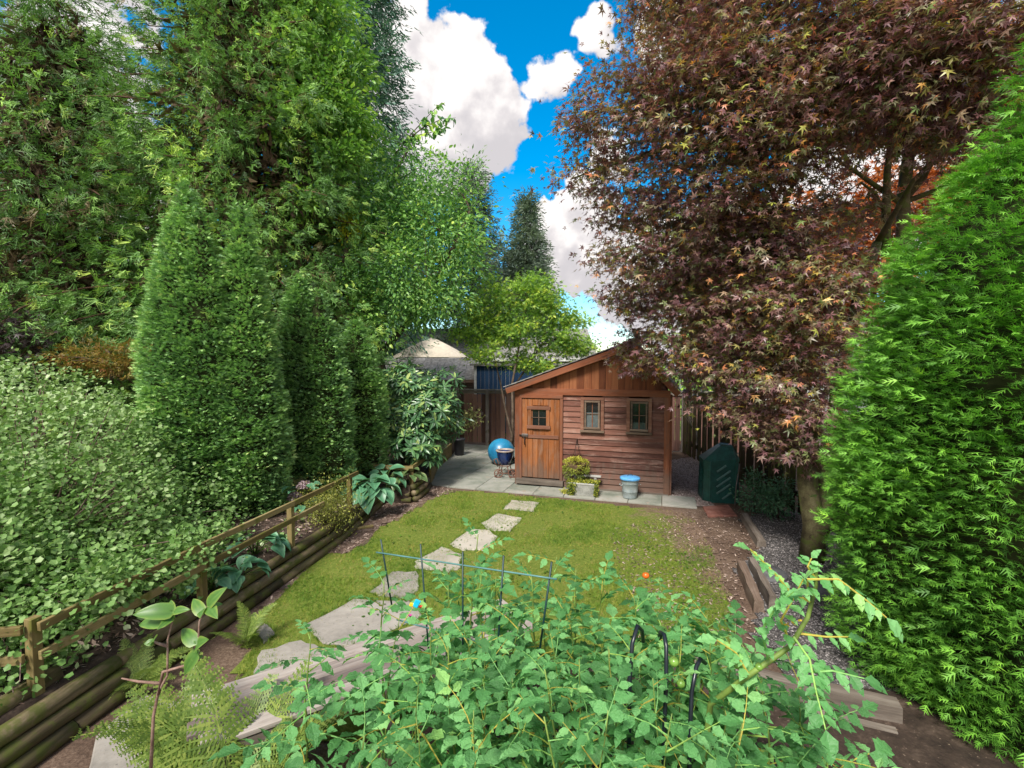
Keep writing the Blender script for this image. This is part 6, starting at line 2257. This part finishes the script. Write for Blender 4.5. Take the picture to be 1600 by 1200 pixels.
def long_leaf(pts, d0, d1, L, n_=9, name='leaf'):
    """compound leaf along a polyline of picture points, leaflets in pairs"""
    wp = [Q(px, py, d0 + (d1 - d0) * k / (len(pts) - 1)) for k, (px, py) in enumerate(pts)]
    rr = random.Random(len(pts) * 7 + int(pts[0][0]))
    Vs, Fs, vs, off = [], [], [], 0
    tot = len(wp) - 1
    for i in range(n_):
        s = .14 + .86 * i / (n_ - 1)
        q = min(s * tot, tot - 1e-6)
        k = int(q)
        p = wp[k].lerp(wp[k + 1], q - k)
        f = (wp[k + 1] - wp[k]).normalized()
        big = L * (1.25 if i == n_ - 1 else (.55 if i % 3 == 1 else 1)) * rr.uniform(.85, 1.15)
        for sd_ in ((-1, 1) if i < n_ - 1 else (0,)):
            V, F = leaflet(rr, big, .32)
            side = f.cross(Vector((0, -.35, 1))).normalized()
            dirv = (f * (.55 if sd_ else 1) + side * sd_ + Vector((0, -.1, -.22 + rr.uniform(-.2, .15)))).normalized()
            x = dirv.cross(Vector((rr.uniform(-.3, .3), -.35, 1))).normalized()
            z = x.cross(dirv)
            M = np.array(Matrix((x, dirv, z)).transposed())
            Vs.append(V @ M.T + np.array(p - b))
            Fs.append(F + off)
            off += len(V)
            vs.append(np.full(len(V), rr.uniform(.25, .8)))
    tv, tf = tube_arrays(rel(wp, b), [.0055 - .003 * k / tot for k in range(tot + 1)], 5, False)
    tf = np.array([t3 for q in tf for t3 in ((q[0], q[1], q[2]), (q[0], q[2], q[3]))])
    Vs.append(np.array([list(p) for p in tv]))
    Fs.append(tf + off)
    vs.append(np.full(len(tv), .98))
    me = tri_mesh('leaf', np.concatenate(Vs), np.concatenate(Fs), np.concatenate(vs))
    lf = obj(name, me, L_tom, root)


long_leaf([(1262, 930), (1262, 905), (1310, 905), (1350, 935), (1385, 965)], d, d - .15, .075)
long_leaf([(1265, 940), (1235, 925), (1205, 890), (1172, 858)], d, d - .05, .055)
long_leaf([(1275, 905), (1262, 885), (1268, 872)], d, d, .045, 5)
long_leaf([(1235, 1005), (1220, 970), (1240, 935), (1255, 905)], d, d - .1, .065, 7)
long_leaf([(1200, 1030), (1190, 985), (1215, 945), (1240, 925)], d, d - .2, .07, 8)
long_leaf([(1240, 995), (1265, 1030), (1275, 1080), (1290, 1140)], d, d - .25, .08, 8)
long_leaf([(1270, 1050), (1300, 1048), (1350, 1060)], d - .1, d - .15, .07, 5)
long_leaf([(1250, 990), (1290, 995), (1325, 995)], d, d, .06, 5)
long_leaf([(1170, 1055), (1150, 1020), (1120, 1000)], d, d, .07, 6)
for px, py in ((1229, 976), (1249, 970), (1240, 975)):
    V, F, vv = scatter(T_LEAFS, np.zeros((5, 3)), rnd_dir(5) + [0, -.5, .3], rnd_dir(5), np.full(5, .014), np.ones(5))
    obj('flower', tri_mesh('flower', V, F, vv), M_yel, root, Q(px, py, d - .03) - b)


def sphere(name, r_, mat, loc, sq=.92, parent=None):
    prof = [(r_ * math.sin(math.pi * k / 12) if 0 < k < 12 else .0005, -r_ * sq * math.cos(math.pi * k / 12)) for k in range(13)]
    return lathe(name, prof, mat, parent, 18, loc)


for nm, lab, px, py, dd, r_, mt_ in (('tomato', 'round green tomato between the two tall black hoops', 1053, 1034, 2.0, .021, M_tomg), ('tomato', 'green tomato on the left of the pair near the thick stem', 1153, 1040, 1.95, .016, M_tomg),
                                     ('tomato', 'green tomato on the right of the pair near the thick stem', 1186, 1042, 1.9, .015, M_tomg), ('tomato', 'small ripe orange tomato above the leaves against the dirt', 1009, 899, 2.7, .020, M_tomo),
                                     ('tomato', 'drooping green tomato below the round one', 1064, 1068, 2.0, .018, M_tomg)):
    o = thing(nm, lab, 'tomato', Q(px, py, dd), 0, 'tomatoes on the plants')
    sphere('fruit', r_, mt_, (0, 0, 0), .92, o)
    V, F, vv = scatter(T_SLIM, np.tile([0, 0, r_ * .9], (5, 1)), np.stack([np.cos(np.arange(5) * 1.257), np.sin(np.arange(5) * 1.257), np.full(5, .2)], 1), np.tile([0, 0, 1.0], (5, 1)), np.full(5, r_ * .9), np.ones(5) * .5)
    obj('calyx', tri_mesh('calyx', V, F, vv), L_tomstem, o)

# coloured garden clip and flower among the leaves
cl = Q(651, 943, 2.45)
o = thing('garden_clip', 'small turquoise and yellow plastic clip on a tomato stem', 'clip', cl)
box('clip_body', (.030, .012, .042), (0, 0, 0), plain_mat('turquoise plastic', (.01, .45, .70), .4), o, (0, .5, 0), .004)
box('clip_jaw', (.022, .012, .020), (-.026, 0, -.006), plain_mat('yellow plastic', (.75, .5, .02), .4), o, (0, .3, 0), .004)
for lab, px, py, colr in (('tiny red flower beside the turquoise clip', 657, 951, (.65, .05, .02)), ('tiny magenta flower below the turquoise clip', 641, 965, (.45, .05, .25))):
    o = thing('small_flower', lab, 'flower', Q(px, py, 2.45))
    mm_ = plain_mat('petal %s' % lab[5:9], colr, .6)
    for k in range(6):
        a = k * 1.047
        obj('petal', mesh('petal', [(0, 0, 0), (-.006, .012, .004), (0, .020, .002), (.006, .012, .004)], [(0, 1, 2), (0, 2, 3)]), mm_, o, (0, 0, 0), (.8, 0, a))

# near twig with broad leaves, lower left
tw = thing('near_branch', 'bare pinkish shrub branch with broad light green leaves close to the camera', 'branch', Q(238, 1150, 1.15))
wb = Vector(tw.location)
M_ptwig = noise_mat('pink twig', [(.14, .08, .06), (.28, .18, .14), (.4, .3, .25)], 20)
for pts in ([(236, 1200), (240, 1120), (248, 1080), (262, 1055), (262, 1000), (272, 960)], [(248, 1085), (255, 1050), (290, 1040), (310, 1000), (312, 970), (325, 945)], [(262, 1010), (245, 1005), (238, 1002)], [(250, 1068), (215, 1065), (190, 1060)]):
    tube('stem', rel([Q(a, b_, 1.15) for a, b_ in pts], wb), [.0042 - .0025 * k / (len(pts) - 1) for k in range(len(pts))], M_ptwig, tw, 7, True, .3)
LV = [((270, 955), (205, 955), .5), ((268, 965), (205, 972), .2), ((270, 955), (262, 935), .6), ((268, 966), (248, 978), .3), ((272, 955), (292, 950), .5), ((316, 958), (296, 932), .4), ((318, 952), (308, 960), .4), ((325, 945), (345, 918), .5), ((325, 948), (350, 940), .4),
      ((326, 948), (335, 960), .5), ((240, 1003), (224, 1005), .5), ((305, 1005), (278, 978), .3), ((306, 1010), (312, 998), .4), ((308, 1020), (275, 1060), .3), ((300, 1030), (320, 1022), .4), ((240, 1000), (232, 996), .5)]
lm = [hosta_mesh(20 + i, .05) for i in range(3)]
for x_ in lm:
    x_.materials.append(L_twig)
for i, (a, b_, wdt) in enumerate(LV):
    p, q = Q(*a, 1.14), Q(*b_, 1.10 + .03 * (i % 3))
    f = (q - p)
    L = f.length * .95
    f.normalize()
    n_ = Vector((random.uniform(-.4, .4), -.9, .9))
    x = f.cross(n_).normalized()
    z = x.cross(f)
    obj('leaf', lm[i % 3], None, tw, p - wb, Matrix((x, f, z)).transposed().to_euler(), (max(L * .62, .020), L, L))

base = (-6.5, 30, 0)
broadleaf('background_tree', 'leafy green tree directly behind the cherry', base, [tr([base, (-6.6, 30, 4), (-6.7, 30, 8)], .3, .1)],
          [Bq(600, 360, 30, 4.2, 2, 4), Bq(660, 430, 30, 3.2, 2, 3), Bq(560, 460, 30, 4, 2, 3), Bq(490, 330, 30, 4, 2, 4.5), Bq(690, 340, 30, 1.8, 1.5, 2)], 600, 20, 1.3, .42, [T_LEAF, T_SLIM], L_cherry, M_bark, limbs=8, twigs=20, shell=.3)
# background planting that closes the view
base = (-14, 24, 0)
broadleaf('background_tree', 'dense green tree beyond the cedars at the left', base, [tr([base, (-14, 24, 4), (-14, 24, 8)], .3, .1)],
          [(-14, 24, 6, 5, 2, 5, 1), (-19, 23, 4, 4, 2, 4, 1), (-9, 25, 4, 4, 2, 3.5, 1)], 420, 16, 1.1, .5, [T_LEAF], L_cherry, M_bark, limbs=8, twigs=0, shell=.4)
base = (14, 26, 0)
broadleaf('background_tree', 'soft green tree mass beyond the right fence', base, [tr([base, (14, 26, 3), (14, 26, 6)], .3, .1)],
          [(14, 26, 3.0, 6, 2, 2.4, 1), (21, 24, 4, 5, 2, 4, 1)], 320, 16, 1.0, .5, [T_LEAF], L_cherry, M_bark, limbs=8, twigs=0, shell=.4)
base = (3.6, 19, 0)
broadleaf('garden_hedge', 'pale yellow green hedge behind the fence right of the shed', base, [tr([base, (3.6, 19, .8), (3.6, 19, 1.4)], .06, .03)],
          [(4.5, 19, 1.1, 2.0, .8, 1.0, 1), (7.5, 18.5, 1.2, 2.0, .8, 1.2, 1), (1.5, 20, 1.3, 1.5, .8, 1.1, 1)], 260, 20, .35, .13, [T_LEAF], L_lime, M_bark, limbs=6, twigs=0, cat='hedge')
